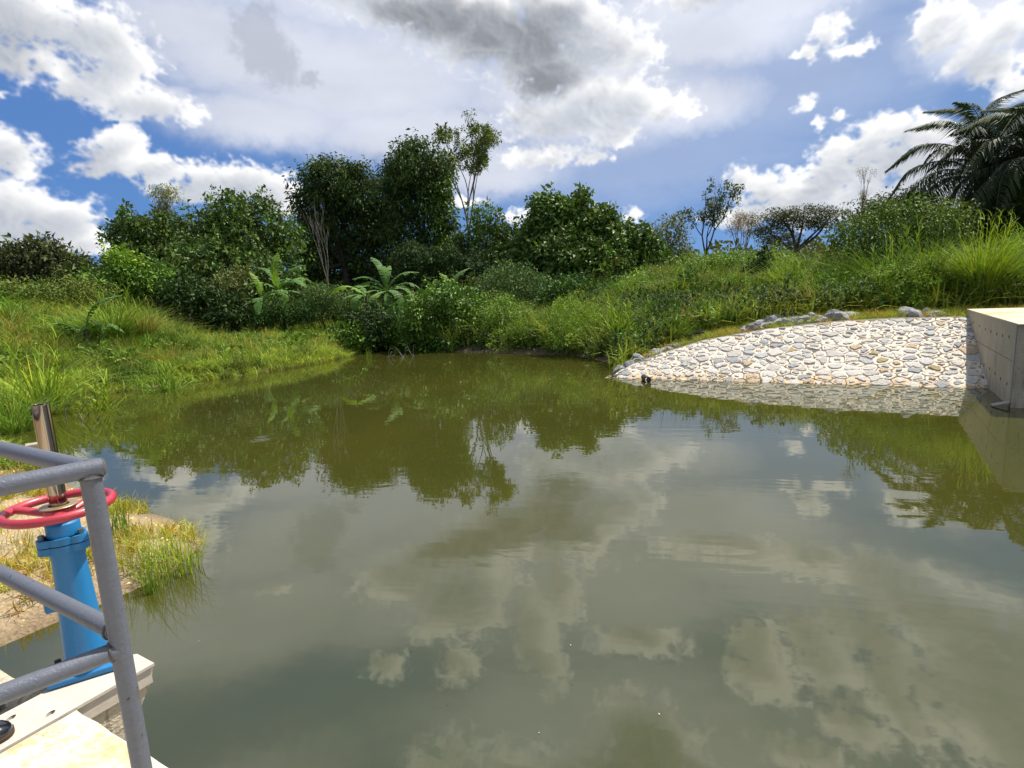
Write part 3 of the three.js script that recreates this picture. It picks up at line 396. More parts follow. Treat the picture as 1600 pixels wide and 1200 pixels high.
  part('slot', new THREE.BoxGeometry(0.010, 0.022, 0.004).translate(0, 1.105, 0.0285).rotateY(-0.52 - 0.9), new THREE.MeshStandardMaterial({ color: 0x14100c, roughness: 0.8 }), tube);
  // ---- railing of grey painted pipe
  const wear = canvasless(512, 512, (u, v, c) => { const n = tileNoise((a, b) => fbm(a * 7, b * 7, 131, 5, 0.6), u, v), m = tileNoise((a, b) => fbm(a * 30, b * 60, 133, 3, 0.6), u, v), chip = sstep(0.27, 0.31, n * 0.8 + 0.55 * m), rust = sstep(0.14, 0.42, n); const k = 0.50 + 0.05 * m; c[0] = lerp(lerp(k, k * 1.02, rust), 0.30, chip); c[1] = lerp(lerp(k * 1.01, k * 0.92, rust), 0.27, chip); c[2] = lerp(lerp(k * 1.05, k * 0.84, rust), 0.25, chip); }, true);
  const pipeM = new THREE.MeshStandardMaterial({ color: 0xc3c8d2, map: rep(wear, 1), roughness: 0.5, metalness: 0.15, bumpMap: rep(T.fine, 2, 2), bumpScale: 0.0012 });
  const weldM = new THREE.MeshStandardMaterial({ map: rep(wear, 2), color: 0xd8d0c6, roughness: 0.5, metalness: 0.3, bumpMap: rep(T.rough, 2), bumpScale: 0.004 });
  const rail = thing('pipe_railing', 'grey painted steel pipe railing with a corner post, chipped and rusty at the welds', 'railing');
  const pipe = (name, a, b, rr = 0.0238, caps = true) => { const d = b.clone().sub(a), L = d.length(), g = new THREE.CylinderGeometry(rr, rr, L, 28, Math.max(1, Math.round(L * 4)), false); const uv = g.attributes.uv, p = g.attributes.position; for (let i = 0; i < uv.count; i++) uv.setXY(i, uv.getX(i) * 0.19, p.getY(i)); const m = part(name, g, pipeM, rail); m.position.copy(a).add(b).multiplyScalar(0.5); m.quaternion.setFromUnitVectors(V(0, 1, 0), d.normalize()); return m; };
  const C = V(-1.104, EYE - 0.385, -1.365), dA = V(-0.868, 0, -0.497), dB = V(-0.74, 0.0, 0.672);
  pipe('post', V(C.x, SLAB - 0.02, C.z), V(C.x, C.y - 0.012, C.z));
  pipe('top_rail', C.clone().addScaledVector(dA, 0.012), C.clone().addScaledVector(dA, 1.5)); pipe('top_rail', C.clone().addScaledVector(dB, -0.028), C.clone().addScaledVector(dB, 1.6));
  const mA = V(C.x, EYE - 0.845, C.z), mB = V(C.x, EYE - 0.895, C.z); pipe('mid_rail', mA.clone().addScaledVector(dA, 0.01), mA.clone().addScaledVector(dA, 1.5)); pipe('mid_rail', mB.clone().addScaledVector(dB, 0.0), mB.clone().addScaledVector(dB, 1.6));
  const p2 = C.clone().addScaledVector(dA, 1.19); pipe('post', V(p2.x, SLAB - 0.09, p2.z), V(p2.x, C.y - 0.01, p2.z));
  const p3 = C.clone().addScaledVector(dB, 1.55); pipe('post', V(p3.x, SLAB - 0.02, p3.z), V(p3.x, C.y - 0.01, p3.z));
  for (const [q, d] of [[mA, dA], [mB, dB]]) { const w = part('weld', new THREE.TorusGeometry(0.0245, 0.004, 8, 28), weldM, rail); w.position.copy(q).addScaledVector(d, 0.024); w.quaternion.setFromUnitVectors(V(0, 0, 1), d); }
  { const w = part('weld', new THREE.TorusGeometry(0.0245, 0.0045, 8, 28).rotateX(Math.PI / 2), weldM, rail); w.position.set(C.x, C.y - 0.022, C.z); const e = part('end_cap', new THREE.SphereGeometry(0.0238, 24, 12).scale(1, 1, 0.35), weldM, rail); e.position.copy(C).addScaledVector(dB, -0.028); e.quaternion.setFromUnitVectors(V(0, 0, 1), dB.clone().negate()); }
  // base collars of the left post
  { const w = part('base_collar', lathe([[0.024, 0.03], [0.03, 0.028], [0.042, 0.006], [0.046, 0]], 28), weldM, rail); w.position.set(p2.x, SLAB - 0.056, p2.z); }
  // ---- black shoe standing on the walkway edge
  const shoe = thing('shoe', 'glossy black round-toed shoe with a brown sole at the walkway edge', 'shoe', [-1.925, SLAB, -1.685], 2.214);
  const leather = new THREE.MeshPhysicalMaterial({ color: 0x0b0b10, roughness: 0.25, clearcoat: 0.8, clearcoatRoughness: 0.12 }), soleM = new THREE.MeshStandardMaterial({ color: 0x3a2a1c, roughness: 0.8 });
  // +z is the toe; sections along the length: [z, half width, height of the upper]
  const secs = [[-0.22, 0.018, 0.05], [-0.205, 0.034, 0.08], [-0.15, 0.038, 0.09], [-0.08, 0.04, 0.095], [-0.03, 0.043, 0.085], [0.02, 0.047, 0.07], [0.05, 0.047, 0.062], [0.072, 0.043, 0.053], [0.088, 0.034, 0.043], [0.097, 0.02, 0.033], [0.1, 0.004, 0.026]];
  const loft = (f, n) => { const P = [], I = []; secs.forEach((s) => { for (let k = 0; k < n; k++) P.push(...f(s, k / n * 2 * Math.PI)); }); for (let j = 0; j + 1 < secs.length; j++) for (let k = 0; k < n; k++) { const a = j * n + k, b = j * n + (k + 1) % n; I.push(a, a + n, b, b, a + n, b + n); } for (const [o, dir] of [[0, 1], [(secs.length - 1) * n, -1]]) for (let k = 1; k + 1 < n; k++) I.push(o, dir > 0 ? o + k : o + k + 1, dir > 0 ? o + k + 1 : o + k); const g = new THREE.BufferGeometry(); g.setAttribute('position', new THREE.Float32BufferAttribute(P, 3)); g.setIndex(I); g.computeVertexNormals(); return g; };
  part('upper', loft(([z, w, h], t) => { const c = Math.cos(t), s = Math.sin(t); return [Math.sign(c) * Math.pow(Math.abs(c), 0.8) * w, 0.014 + (s > 0 ? Math.pow(s, 0.75) * (h - 0.014) : s * 0.001), z]; }, 28), leather, shoe);
  part('sole', loft(([z, w, h], t) => { const c = Math.cos(t), s = Math.sin(t); return [Math.sign(c) * Math.pow(Math.abs(c), 0.35) * (w + 0.004), 0.009 + Math.sign(s) * Math.pow(Math.abs(s), 0.35) * 0.009, z * 1.03]; }, 28), soleM, shoe);
  // ---- small concrete marker on the spit
  const mk = spot(57, 726, 12.3), mg = thing('marker_block', 'small pale concrete marker block standing at the far edge of the gravel spit', 'concrete block', [mk.x, groundY(mk.x, mk.z) - 0.05, mk.z], 0.7);
  part('block', new RoundedBoxGeometry(0.2, 0.5, 0.2, 2, 0.012).translate(0, 0.25, 0), pierM, mg);
}
// ------------------------------------------------------------------ plants: shared materials and shapes
const leafMat = (rough = 0.9, trans = 0.38, coat = 0.22) => new THREE.MeshPhysicalMaterial({ color: 0xffffff, vertexColors: true, roughness: rough, transmission: trans, thickness: 0, side: THREE.DoubleSide, clearcoat: coat, clearcoatRoughness: 0.42, specularIntensity: 0.35 });
const M_leaf = leafMat(0.9, 0.26, 0.16), M_gloss = leafMat(0.85, 0.22, 0.4), M_blade = leafMat(0.92, 0.3, 0.12);
const barkMat = (r, g, b) => new THREE.MeshStandardMaterial({ color: new THREE.Color().setRGB(r, g, b), roughness: 0.95, map: rep(T.coarse, 1, 0.5), bumpMap: rep(T.rough, 2, 1), bumpScale: 0.03 });
const M_bark = barkMat(0.24, 0.2, 0.15), M_pale = barkMat(0.5, 0.45, 0.37), M_dark = barkMat(0.12, 0.1, 0.08);
class Tris {   // gathers triangles with a colour each vertex
  constructor() { this.p = []; this.c = []; this.i = []; }
  v(x, y, z, c) { this.p.push(x, y, z); this.c.push(c[0], c[1], c[2]); return this.p.length / 3 - 1; }
  geo() { const g = new THREE.BufferGeometry(); g.setAttribute('position', new THREE.Float32BufferAttribute(this.p, 3)); g.setAttribute('color', new THREE.Float32BufferAttribute(this.c, 3)); g.setIndex(this.i); g.computeVertexNormals(); return g; }
}
// one leaf: folded along the midrib, bent down to its tip
function leaf(t, o, dir, side, len, wid, bend, col) {
  const n = V(0, 0, 0).crossVectors(side, dir).normalize(), m = o.clone().addScaledVector(dir, len * 0.45), e = o.clone().addScaledVector(dir, len).addScaledVector(n, -bend * len), fold = wid * 0.22;
  const a = t.v(o.x, o.y, o.z, col), b = t.v(m.x + side.x * wid / 2 + n.x * fold, m.y + side.y * wid / 2 + n.y * fold, m.z + side.z * wid / 2 + n.z * fold, col), c = t.v(m.x, m.y, m.z, col), d = t.v(m.x - side.x * wid / 2 + n.x * fold, m.y - side.y * wid / 2 + n.y * fold, m.z - side.z * wid / 2 + n.z * fold, col), f = t.v(e.x, e.y, e.z, col);
  t.i.push(a, b, c, a, c, d, b, f, c, c, f, d);
}
const unit = (r) => { const z = r() * 2 - 1, a = r() * 6.2832, s = Math.sqrt(1 - z * z); return V(s * Math.cos(a), z, s * Math.sin(a)); };
const leafTone = (r, v = 0.3) => { const k = 1 + (r() - 0.5) * 2 * v, y = (r() - 0.5) * v; return [k * (1 + y), k, k * (1 - 0.5 * y)]; };
// a spray of n leaves within radius R: up = how far they look upwards, droop = how far they hang
function spray(seed, n, R, len, wid, { up = 0.5, droop = 0, flat = 1, dead = 0 } = {}) {
  const r = rng(seed), t = new Tris();
  for (let k = 0; k < n; k++) {
    const u = unit(r), o = u.clone().multiplyScalar(R * Math.cbrt(r())); o.y *= flat;
    const dir = unit(r).addScaledVector(u, 0.9).add(V(0, up * (r() - 0.2) - droop, 0)).normalize(), side = V(0, 0, 0).crossVectors(dir, unit(r).add(V(0, 1.2, 0))).normalize(), s = 0.65 + 0.7 * r();
    leaf(t, o, dir, side, len * s, wid * s, 0.12 + 0.25 * r(), r() < dead ? [1.7, 1.1, 0.6] : leafTone(r));
  }
  return t.geo();
}
// a tuft of blades
function tuft(seed, n, spread, h, w, lean = 0.5, dry = 0.08) {
  const r = rng(seed), t = new Tris();
  for (let k = 0; k < n; k++) blade(t, r, V((r() - 0.5) * 2 * spread, 0, (r() - 0.5) * 2 * spread), r() * 6.2832, h * (0.45 + 0.75 * r()), w * (0.7 + 0.6 * r()), lean * (0.3 + r()), r() < dry ? [1.5, 1.1, 0.7] : leafTone(r, 0.25), 3);
  return t.geo();
}
function blade(t, r, o, az, h, w, lean, col, seg = 4) {
  const dx = Math.cos(az), dz = Math.sin(az), tw = (r() - 0.5) * 1.5, sx = -Math.sin(az + tw), sz = Math.cos(az + tw); let last = null;
  for (let j = 0; j <= seg; j++) { const f = j / seg, out = h * lean * f * f, y = h * f * (1 - 0.36 * lean * f * f), ww = w * (1 - Math.pow(f, 1.7)) * 0.5 + 0.0004, x = o.x + dx * out, z = o.z + dz * out; const a = t.v(x - sx * ww, o.y + y, z - sz * ww, col), b = t.v(x + sx * ww, o.y + y, z + sz * ww, col); if (last) t.i.push(last[0], last[1], a, a, last[1], b); last = [a, b]; }
}
function limb(points, r0, r1, seg = 7, steps = 8) {   // a tapered, slightly wandering branch
  const c = new THREE.CatmullRomCurve3(points), g = new THREE.TubeGeometry(c, steps, 1, seg, false), p = g.attributes.position, n = g.attributes.normal;
  for (let i = 0; i <= steps; i++) { const q = c.getPointAt(i / steps), rr = lerp(r0, r1, Math.pow(i / steps, 0.8)); for (let j = 0; j <= seg; j++) { const k = i * (seg + 1) + j; p.setXYZ(k, q.x + n.getX(k) * rr, q.y + n.getY(k) * rr, q.z + n.getZ(k) * rr); } }
  return g;
}
const mid = (a, b, r, w) => a.clone().lerp(b, 0.5).add(unit(r).multiplyScalar(a.distanceTo(b) * w));
let TINT = [1.65, 1.6, 0.85];   // overall hue of the foliage
const _m = new THREE.Matrix4(), _q = new THREE.Quaternion(), _e = new THREE.Euler(), _c = new THREE.Color();
function scatter(name, geo, mat, list, parent) {   // list of [x, y, z, scale, turn, tilt, colour]
  const im = new THREE.InstancedMesh(geo, mat, list.length); im.name = name;
  list.forEach(([x, y, z, s, a, tilt, col, sy], i) => { _m.compose(V(x, y, z), _q.setFromEuler(_e.set(tilt * Math.cos(a * 3), a, tilt * Math.sin(a * 5))), V(s, s * (sy ?? 1), s)); im.setMatrixAt(i, _m); im.setColorAt(i, _c.setRGB(col[0] * TINT[0], col[1] * TINT[1], col[2] * TINT[2])); });
  shade(im); (parent ?? scene).add(im); return im;
}
const vary = (c, r, v = 0.25) => { const k = 1 + (r() - 0.5) * 2 * v, y = (r() - 0.5) * v * 0.8; return [c[0] * k * (1 + y), c[1] * k, c[2] * k * (1 - y)]; };
// a crown of lobes: sprays thickest at the skin of each lobe, some inside
function crown(parent, name, origin, lobes, geo, mat, col, { dens = 2.4, size = 1, seed = 1, inner = 0.25, rag = 0.3, v = 0.25 } = {}) {
  const r = rng(seed * 77 + 5), list = [];
  for (const [c, rx, ry, rz, tint] of lobes) {
    const area = 4 * Math.PI * Math.pow((Math.pow(rx * ry, 1.6) + Math.pow(rx * rz, 1.6) + Math.pow(ry * rz, 1.6)) / 3, 1 / 1.6), n = Math.round(dens * area / (size * size)), cc = tint ?? col;
    for (let k = 0; k < n; k++) {
      const u = unit(r), bump = 1 + rag * 1.3 * noise3(u.x * 2.2 + c.x, u.y * 2.2 + c.y, u.z * 2.2 + c.z), f = (r() < inner ? 0.35 + 0.5 * r() : 0.82 + rag * 0.55 * r()) * bump, x = c.x + u.x * rx * f, y = c.y + u.y * ry * f, z = c.z + u.z * rz * f;
      let deep = false; for (const [d, ax, ay, az] of lobes) if (d !== c && ((x - d.x) / ax) ** 2 + ((y - d.y) / ay) ** 2 + ((z - d.z) / az) ** 2 < 0.36 && r() < 0.8) { deep = true; break; } if (deep) continue;
      list.push([x - origin.x, y - origin.y, z - origin.z, size * (0.6 + 0.75 * r()), r() * 6.28, 0.5, vary(cc, r, v)]);
    }
  }
  const im = scatter(name, geo, mat, list, parent); im.userData.kind = 'stuff'; return im;
}
// lobes written as [px, py, half width, half height] of the photograph's sight lines at a depth; depth offset and own tint may follow
const K = (px, py) => Math.cos(Math.atan(Math.hypot(px - 800, py - 600) / 850)) ;
const lobesAt = (dist, list) => list.map(([px, py, rx, ry, off = 0, tint]) => { const c = spot(px, py, dist + off), m = c.clone().sub(camera.position).length() * K(px, py) / 850; return [c, rx * m, ry * m, Math.min(rx, ry * 1.3) * m, tint]; });
function tree(name, label, category, basePx, dist, lobes, { geo, mat = M_leaf, col, bark = M_bark, girth = 0.18, group, opt = {}, limbs = true, seed = 1 }) {
  const b = spot(basePx, 460, dist); b.y = groundY(b.x, b.z) - 0.1; const g = thing(name, label, category, [b.x, b.y, b.z], 0, group), L = lobesAt(dist, lobes), r = rng(seed * 31 + 3);
  if (limbs) { const parts = []; const fork = L.reduce((m, l) => m.add(l[0]), V(0, 0, 0)).divideScalar(L.length).sub(b); fork.y *= 0.55; parts.push(limb([V(0, 0, 0), mid(V(0, 0, 0), fork, r, 0.06), fork], girth, girth * 0.7)); for (const l of L) { const e = l[0].clone().sub(b); parts.push(limb([fork, mid(fork, e, r, 0.1), e], girth * 0.6, girth * 0.15, 6, 6)); } part('trunk', mergeGeometries(parts), bark, g); }
  crown(g, 'crown', b, L, geo, mat, col, { seed, ...opt }); return g;
}
// shapes shared by many plants
const S = {
  broad: spray(11, 26, 0.55, 0.30, 0.15, { up: 0.4, droop: 0.25 }), hang: spray(12, 26, 0.6, 0.34, 0.13, { up: 0, droop: 0.9 }), fine: spray(13, 30, 0.5, 0.2, 0.085, { up: 0.7 }), feather: spray(14, 42, 0.42, 0.2, 0.05, { up: 1.2 }), big: spray(15, 20, 0.6, 0.46, 0.26, { up: 0.5, droop: 0.2 }),
  flat: spray(16, 50, 0.7, 0.16, 0.07, { up: 0.2, flat: 0.28 }), dry: spray(17, 22, 0.55, 0.22, 0.1, { droop: 0.4, dead: 0.5 }), small: spray(18, 28, 0.5, 0.26, 0.13, { up: 0.4 }),
  grass: tuft(21, 13, 0.2, 0.68, 0.034, 0.75), grass2: tuft(22, 12, 0.24, 0.85, 0.046, 0.95), short: tuft(23, 18, 0.16, 0.28, 0.014, 0.9, 0.25), tall: tuft(24, 18, 0.22, 1.7, 0.04, 0.75), wide: tuft(25, 12, 0.2, 0.55, 0.05, 0.9),
};
const G = { deep: [0.035, 0.062, 0.016], dark: [0.045, 0.08, 0.018], mid: [0.065, 0.12, 0.022], bright: [0.095, 0.19, 0.022], lime: [0.15, 0.23, 0.03], olive: [0.09, 0.105, 0.035], dry: [0.2, 0.17, 0.09], grey: [0.1, 0.12, 0.075] };
// ------------------------------------------------------------------ trees behind the far bank
tree('tree', 'dense dark round tree at the left end of the tree row, beside the bushy tree', 'tree', 232, 55, [[222, 368, 44, 34], [196, 392, 28, 34], [262, 378, 40, 34, 1], [240, 410, 52, 40, -1], [205, 430, 34, 30], [280, 420, 34, 44]], { geo: S.broad, col: G.dark, opt: { size: 1.0, dens: 2.7, rag: 0.5, inner: 0.35 }, seed: 2, girth: 0.3 });
tree('tree', 'large bushy broadleaved tree with upright leafy twigs, between the round tree and the vine-clad trees', 'tree', 360, 46, [[372, 352, 56, 40], [330, 372, 42, 44, 1], [412, 366, 44, 44], [440, 388, 28, 30, 1, G.mid], [345, 420, 62, 46, -2], [400, 430, 60, 50, -1], [300, 440, 50, 40, -1], [330, 480, 60, 32, -2], [270, 455, 40, 36, -1, G.mid]], { geo: S.broad, mat: M_gloss, col: [0.052, 0.095, 0.02], opt: { size: 0.9, dens: 2.8, rag: 0.55, inner: 0.35, v: 0.4 }, seed: 3, girth: 0.3 });
tree('tree', 'broad tree smothered in dark vines, left of the two vine-clad trees', 'tree', 535, 55, [[520, 282, 42, 32], [562, 300, 44, 38, 1], [496, 318, 32, 44], [588, 345, 28, 44, 0.5], [540, 335, 44, 44, 2], [490, 380, 24, 54], [575, 400, 40, 60, 1], [520, 420, 40, 50, 3], [478, 430, 26, 54, -1], [498, 262, 12, 12], [548, 268, 14, 11], [470, 340, 9, 30], [604, 330, 10, 14]], { geo: S.hang, col: G.deep, bark: M_dark, opt: { size: 1.05, dens: 3.0, rag: 0.5, inner: 0.4, v: 0.4 }, seed: 4, girth: 0.4 });
tree('tree', 'taller tree smothered in dark vines, right of the two vine-clad trees', 'tree', 650, 52, [[650, 256, 40, 32], [626, 282, 24, 40], [676, 272, 24, 34], [652, 316, 44, 50, 1], [684, 330, 20, 54, 0, G.mid], [628, 372, 26, 52], [676, 392, 30, 44, 1], [640, 428, 46, 46, 1], [700, 420, 22, 50, -1, G.mid], [645, 226, 11, 11], [612, 300, 10, 16], [696, 300, 10, 26, 0, G.mid], [704, 350, 9, 24]], { geo: S.hang, col: G.deep, bark: M_dark, opt: { size: 1.0, dens: 3.0, rag: 0.5, inner: 0.4, v: 0.4 }, seed: 5, girth: 0.38 });
tree('shrub', 'vine-covered round shrub at the foot of the tall thin tree', 'shrub', 758, 48, [[756, 344, 24, 26, 0, G.mid], [792, 372, 22, 24], [812, 392, 24, 30], [758, 384, 40, 34], [730, 400, 26, 36], [790, 410, 38, 40, -0.5], [752, 430, 52, 40], [715, 440, 30, 40]], { geo: S.small, col: G.dark, opt: { size: 1.0, dens: 2.4 }, seed: 6, girth: 0.14 });
tree('tree', 'big-leaved glossy bush tree right of the tall thin tree', 'tree', 890, 46, [[862, 326, 15, 22], [906, 322, 14, 20], [884, 340, 26, 24], [838, 318, 9, 9], [846, 352, 26, 26], [912, 358, 34, 30], [944, 352, 20, 22], [960, 376, 30, 28], [836, 390, 30, 36], [884, 396, 46, 40, -1], [990, 378, 20, 24], [938, 414, 50, 36, -1], [812, 428, 40, 34], [1006, 404, 26, 28], [1030, 428, 26, 24]], { geo: S.big, mat: M_gloss, col: [0.06, 0.11, 0.022], opt: { size: 0.8, dens: 2.6, rag: 0.6, inner: 0.35, v: 0.4 }, seed: 7, girth: 0.2 });
tree('tree', 'olive green rounded tree just left of the flat-topped thin tree', 'tree', 1042, 62, [[1042, 366, 30, 24], [1018, 384, 26, 26], [1064, 390, 28, 26], [1040, 400, 44, 26]], { geo: S.fine, col: G.olive, opt: { size: 1.5, dens: 2.0 }, seed: 8, girth: 0.22 });
tree('tree', 'wide umbrella-shaped tree with dark flat crown on the right skyline', 'tree', 1288, 70, [[1256, 330, 50, 7], [1220, 342, 38, 7], [1298, 336, 32, 7], [1238, 350, 44, 7], [1288, 350, 34, 6], [1200, 362, 26, 10], [1218, 374, 34, 10, 2]], { geo: S.flat, col: [0.05, 0.062, 0.026], bark: M_dark, opt: { size: 1.3, dens: 3.4, rag: 0.3 }, seed: 9, girth: 0.34 });
tree('tree', 'dark spreading tree on the skyline between the umbrella tree and the palms', 'tree', 1385, 62, [[1376, 322, 44, 12], [1410, 312, 40, 12], [1440, 318, 40, 16], [1345, 346, 30, 16], [1400, 340, 60, 20], [1460, 340, 50, 24]], { geo: S.flat, col: [0.045, 0.06, 0.025], bark: M_dark, opt: { size: 1.4, dens: 2.6, rag: 0.4 }, seed: 10, girth: 0.3 });
tree('tree', 'dark leafy tree at the right picture edge behind the palms', 'tree', 1600, 42, [[1590, 300, 36, 50], [1622, 260, 44, 60], [1560, 350, 40, 40], [1610, 360, 50, 50], [1500, 370, 50, 34, 4], [1545, 330, 30, 30, 3]], { geo: S.broad, col: [0.022, 0.038, 0.012], bark: M_dark, opt: { size: 1.05, dens: 2.4 }, seed: 11, girth: 0.3 });
tree('tree', 'long low crown of dark trees at the left horizon, leftmost of the far three', 'tree', 20, 78, [[10, 402, 40, 18], [45, 392, 36, 14], [-20, 410, 40, 22], [30, 420, 50, 16]], { geo: S.broad, col: [0.04, 0.055, 0.026], opt: { size: 1.7, dens: 2.0 }, seed: 12, girth: 0.3 });
tree('tree', 'dark hump-shaped far tree in the middle of the far three at the left horizon', 'tree', 78, 76, [[72, 400, 34, 20], [98, 408, 26, 16], [80, 424, 44, 18]], { geo: S.broad, col: [0.042, 0.058, 0.026], opt: { size: 1.7, dens: 2.0 }, seed: 13, girth: 0.28 });
tree('tree', 'small far tree sloping down to the right, nearest the round dark tree', 'tree', 128, 72, [[122, 422, 28, 16], [150, 430, 24, 16], [110, 434, 40, 16]], { geo: S.broad, col: [0.055, 0.078, 0.03], opt: { size: 1.5, dens: 2.0 }, seed: 14, girth: 0.2 });
// thin, open trees grown by branching
function openTree(label, basePx, dist, topPy, { forks, spread, levels, tuftGeo, tuftSize, col, girth, lean = 0, seed, density = 1, bark = M_bark, droop = 0, name = 'tree', start = 0.3, mat = M_leaf, flatTop = 0 }) {
  const r = rng(seed * 13 + 1), b = spot(basePx, 460, dist); b.y = groundY(b.x, b.z) - 0.1; const top = spot(basePx, topPy, dist).y - b.y, g = thing(name, label, 'tree', [b.x, b.y, b.z]), wood = [], tips = [];
  const grow = (o, dir, len, rad, lv) => {
    const e = o.clone().addScaledVector(dir, len); wood.push(limb([o, mid(o, e, r, 0.05), e], rad, rad * 0.62, lv > 2 ? 4 : 6, 5)); if (lv >= levels) { tips.push(e); return; } if (lv >= levels - 1) tips.push(e.clone().lerp(o, 0.4));
    const n = lv === 0 ? forks : 2 + (r() < 0.5 ? 1 : 0); for (let k = 0; k < n; k++) { const side = unit(r); side.y = Math.abs(side.y) * 0.3 - droop; const d = dir.clone().addScaledVector(side, spread * (0.6 + 0.6 * r())).add(V(0, (lv < 2 ? 0.25 : 0.05) - flatTop * lv * 0.12, 0)).normalize(); grow(e, d, len * (lv === 0 ? (1 - start) / start * 0.42 : 0.7) * (0.75 + 0.5 * r()), rad * 0.58, lv + 1); }
  };
  grow(V(0, 0, 0), V(lean, 1, 0).normalize(), top * start, girth, 0);
  let hi = 0; tips.forEach((t) => { hi = Math.max(hi, t.y); }); const k = top / hi; wood.forEach((w) => w.scale(k, k, k)); part('trunk', mergeGeometries(wood), bark, g);
  const list = []; for (const t of tips) for (let j = 0; j < density; j++) if (density >= 1 || r() < density) list.push([t.x * k + (r() - 0.5) * tuftSize * 0.9, t.y * k + (r() - 0.6) * tuftSize * 0.5, t.z * k + (r() - 0.5) * tuftSize * 0.9, tuftSize * (0.6 + 0.7 * r()), r() * 6.28, 0.4, vary(col, r, 0.3)]);
  if (list.length) scatter('crown', tuftGeo, mat, list, g).userData.kind = 'stuff'; return g;
}
openTree('tall thin tree with several pale stems and an open airy crown, highest of the row', 738, 58, 194, { forks: 4, spread: 0.5, levels: 4, tuftGeo: S.small, tuftSize: 1.0, col: [0.075, 0.105, 0.03], girth: 0.2, seed: 11, density: 3, start: 0.46, bark: M_pale });
openTree('slender pale young tree rising behind the round dark tree at left', 262, 74, 292, { forks: 4, spread: 0.4, levels: 3, tuftGeo: S.fine, tuftSize: 1.2, col: [0.16, 0.17, 0.08], girth: 0.16, seed: 22, density: 2, start: 0.55, bark: M_pale });
openTree('thin tree with bare forking limbs and flat leaf tufts on the right-hand skyline', 1102, 60, 286, { forks: 3, spread: 0.55, levels: 4, tuftGeo: S.broad, tuftSize: 0.85, col: [0.05, 0.07, 0.025], girth: 0.2, seed: 34, density: 1, start: 0.38, bark: M_dark, flatTop: 0.4 });
openTree('nearly leafless grey tree with fine twigs beside the umbrella tree', 1156, 76, 328, { forks: 4, spread: 0.6, levels: 5, tuftGeo: S.dry, tuftSize: 0.7, col: [0.1, 0.1, 0.07], girth: 0.2, seed: 45, density: 0.4, start: 0.34, bark: M_bark, flatTop: 0.5 });
openTree('dead pale sapling with bare twigs standing before the vine-clad trees', 514, 47, 318, { forks: 3, spread: 0.3, levels: 4, tuftGeo: S.dry, tuftSize: 0.4, col: G.dry, girth: 0.08, seed: 56, density: 0, start: 0.35, bark: M_pale });
openTree('spindly leafless stalk standing alone against the cloud left of the palms', 1344, 33, 262, { forks: 4, spread: 0.28, levels: 3, tuftGeo: S.dry, tuftSize: 0.25, col: [0.12, 0.12, 0.09], girth: 0.035, seed: 67, density: 1, start: 0.55, bark: M_bark });
// ------------------------------------------------------------------ palms
function frondGeo(seed, L, arch, leafletL, n = 60) {
  const r = rng(seed), t = new Tris(), c = new THREE.CatmullRomCurve3([V(0, 0, 0), V(L * 0.3, L * 0.26 * (1 - arch * 0.3), 0), V(L * 0.66, L * (0.36 - arch * 0.3), 0), V(L * (0.98 - 0.16 * arch), L * (0.22 - arch * 0.62), 0)]);
  for (let k = 0; k < n; k++) for (const sd of [-1, 1]) {
    const f = 0.14 + 0.86 * (k + r() * 0.6) / n, o = c.getPointAt(Math.min(1, f)), tg = c.getTangentAt(Math.min(1, f)), s = Math.sin(Math.min(1, f * 1.05) * Math.PI * 0.86 + 0.25), len = leafletL * Math.max(0.25, s) * (0.85 + 0.3 * r());
    const out = V(tg.x * 0.55, tg.y * 0.55 + 0.15 * (r() - 0.2), sd).normalize(), dn = 0.5 + 0.35 * r(), w = 0.036, tone = leafTone(r, 0.25), a = o.clone(), m = o.clone().addScaledVector(out, len * 0.5).add(V(0, -len * 0.06, 0)), e = o.clone().addScaledVector(out, len * 0.86).add(V(0, -len * dn, 0)), side = V(0, 0, 0).crossVectors(out, V(0, 1, 0)).normalize();
    const i0 = t.v(a.x - side.x * w * 0.4, a.y, a.z - side.z * w * 0.4, tone), i1 = t.v(a.x + side.x * w * 0.4, a.y, a.z + side.z * w * 0.4, tone), i2 = t.v(m.x - side.x * w, m.y, m.z - side.z * w, tone), i3 = t.v(m.x + side.x * w, m.y, m.z + side.z * w, tone), i4 = t.v(e.x, e.y, e.z, tone); t.i.push(i0, i1, i2, i2, i1, i3, i2, i3, i4);
  }
  const rib = limb([...c.getPoints(3)], 0.05, 0.008, 5, 10).toNonIndexed(), g = t.geo().toNonIndexed(); rib.deleteAttribute('uv'); rib.setAttribute('color', new THREE.Float32BufferAttribute(new Array(rib.attributes.position.count * 3).fill(0).map((_, i) => [1.5, 1.3, 1.0][i % 3]), 3)); return mergeGeometries([g, rib]);
}
const FR = [frondGeo(1, 5, 0.55, 0.95), frondGeo(2, 5, 0.85, 0.95), frondGeo(3, 5, 0.3, 0.9), frondGeo(4, 4.6, 1.1, 0.95)];
const palmM = [[0.024, 0.044, 0.011], [0.036, 0.06, 0.014]].map((c) => new THREE.MeshPhysicalMaterial({ color: new THREE.Color().setRGB(...c), vertexColors: true, roughness: 0.8, transmission: 0.2, thickness: 0, side: THREE.DoubleSide, specularIntensity: 0.5, clearcoat: 0.2, clearcoatRoughness: 0.35 }));
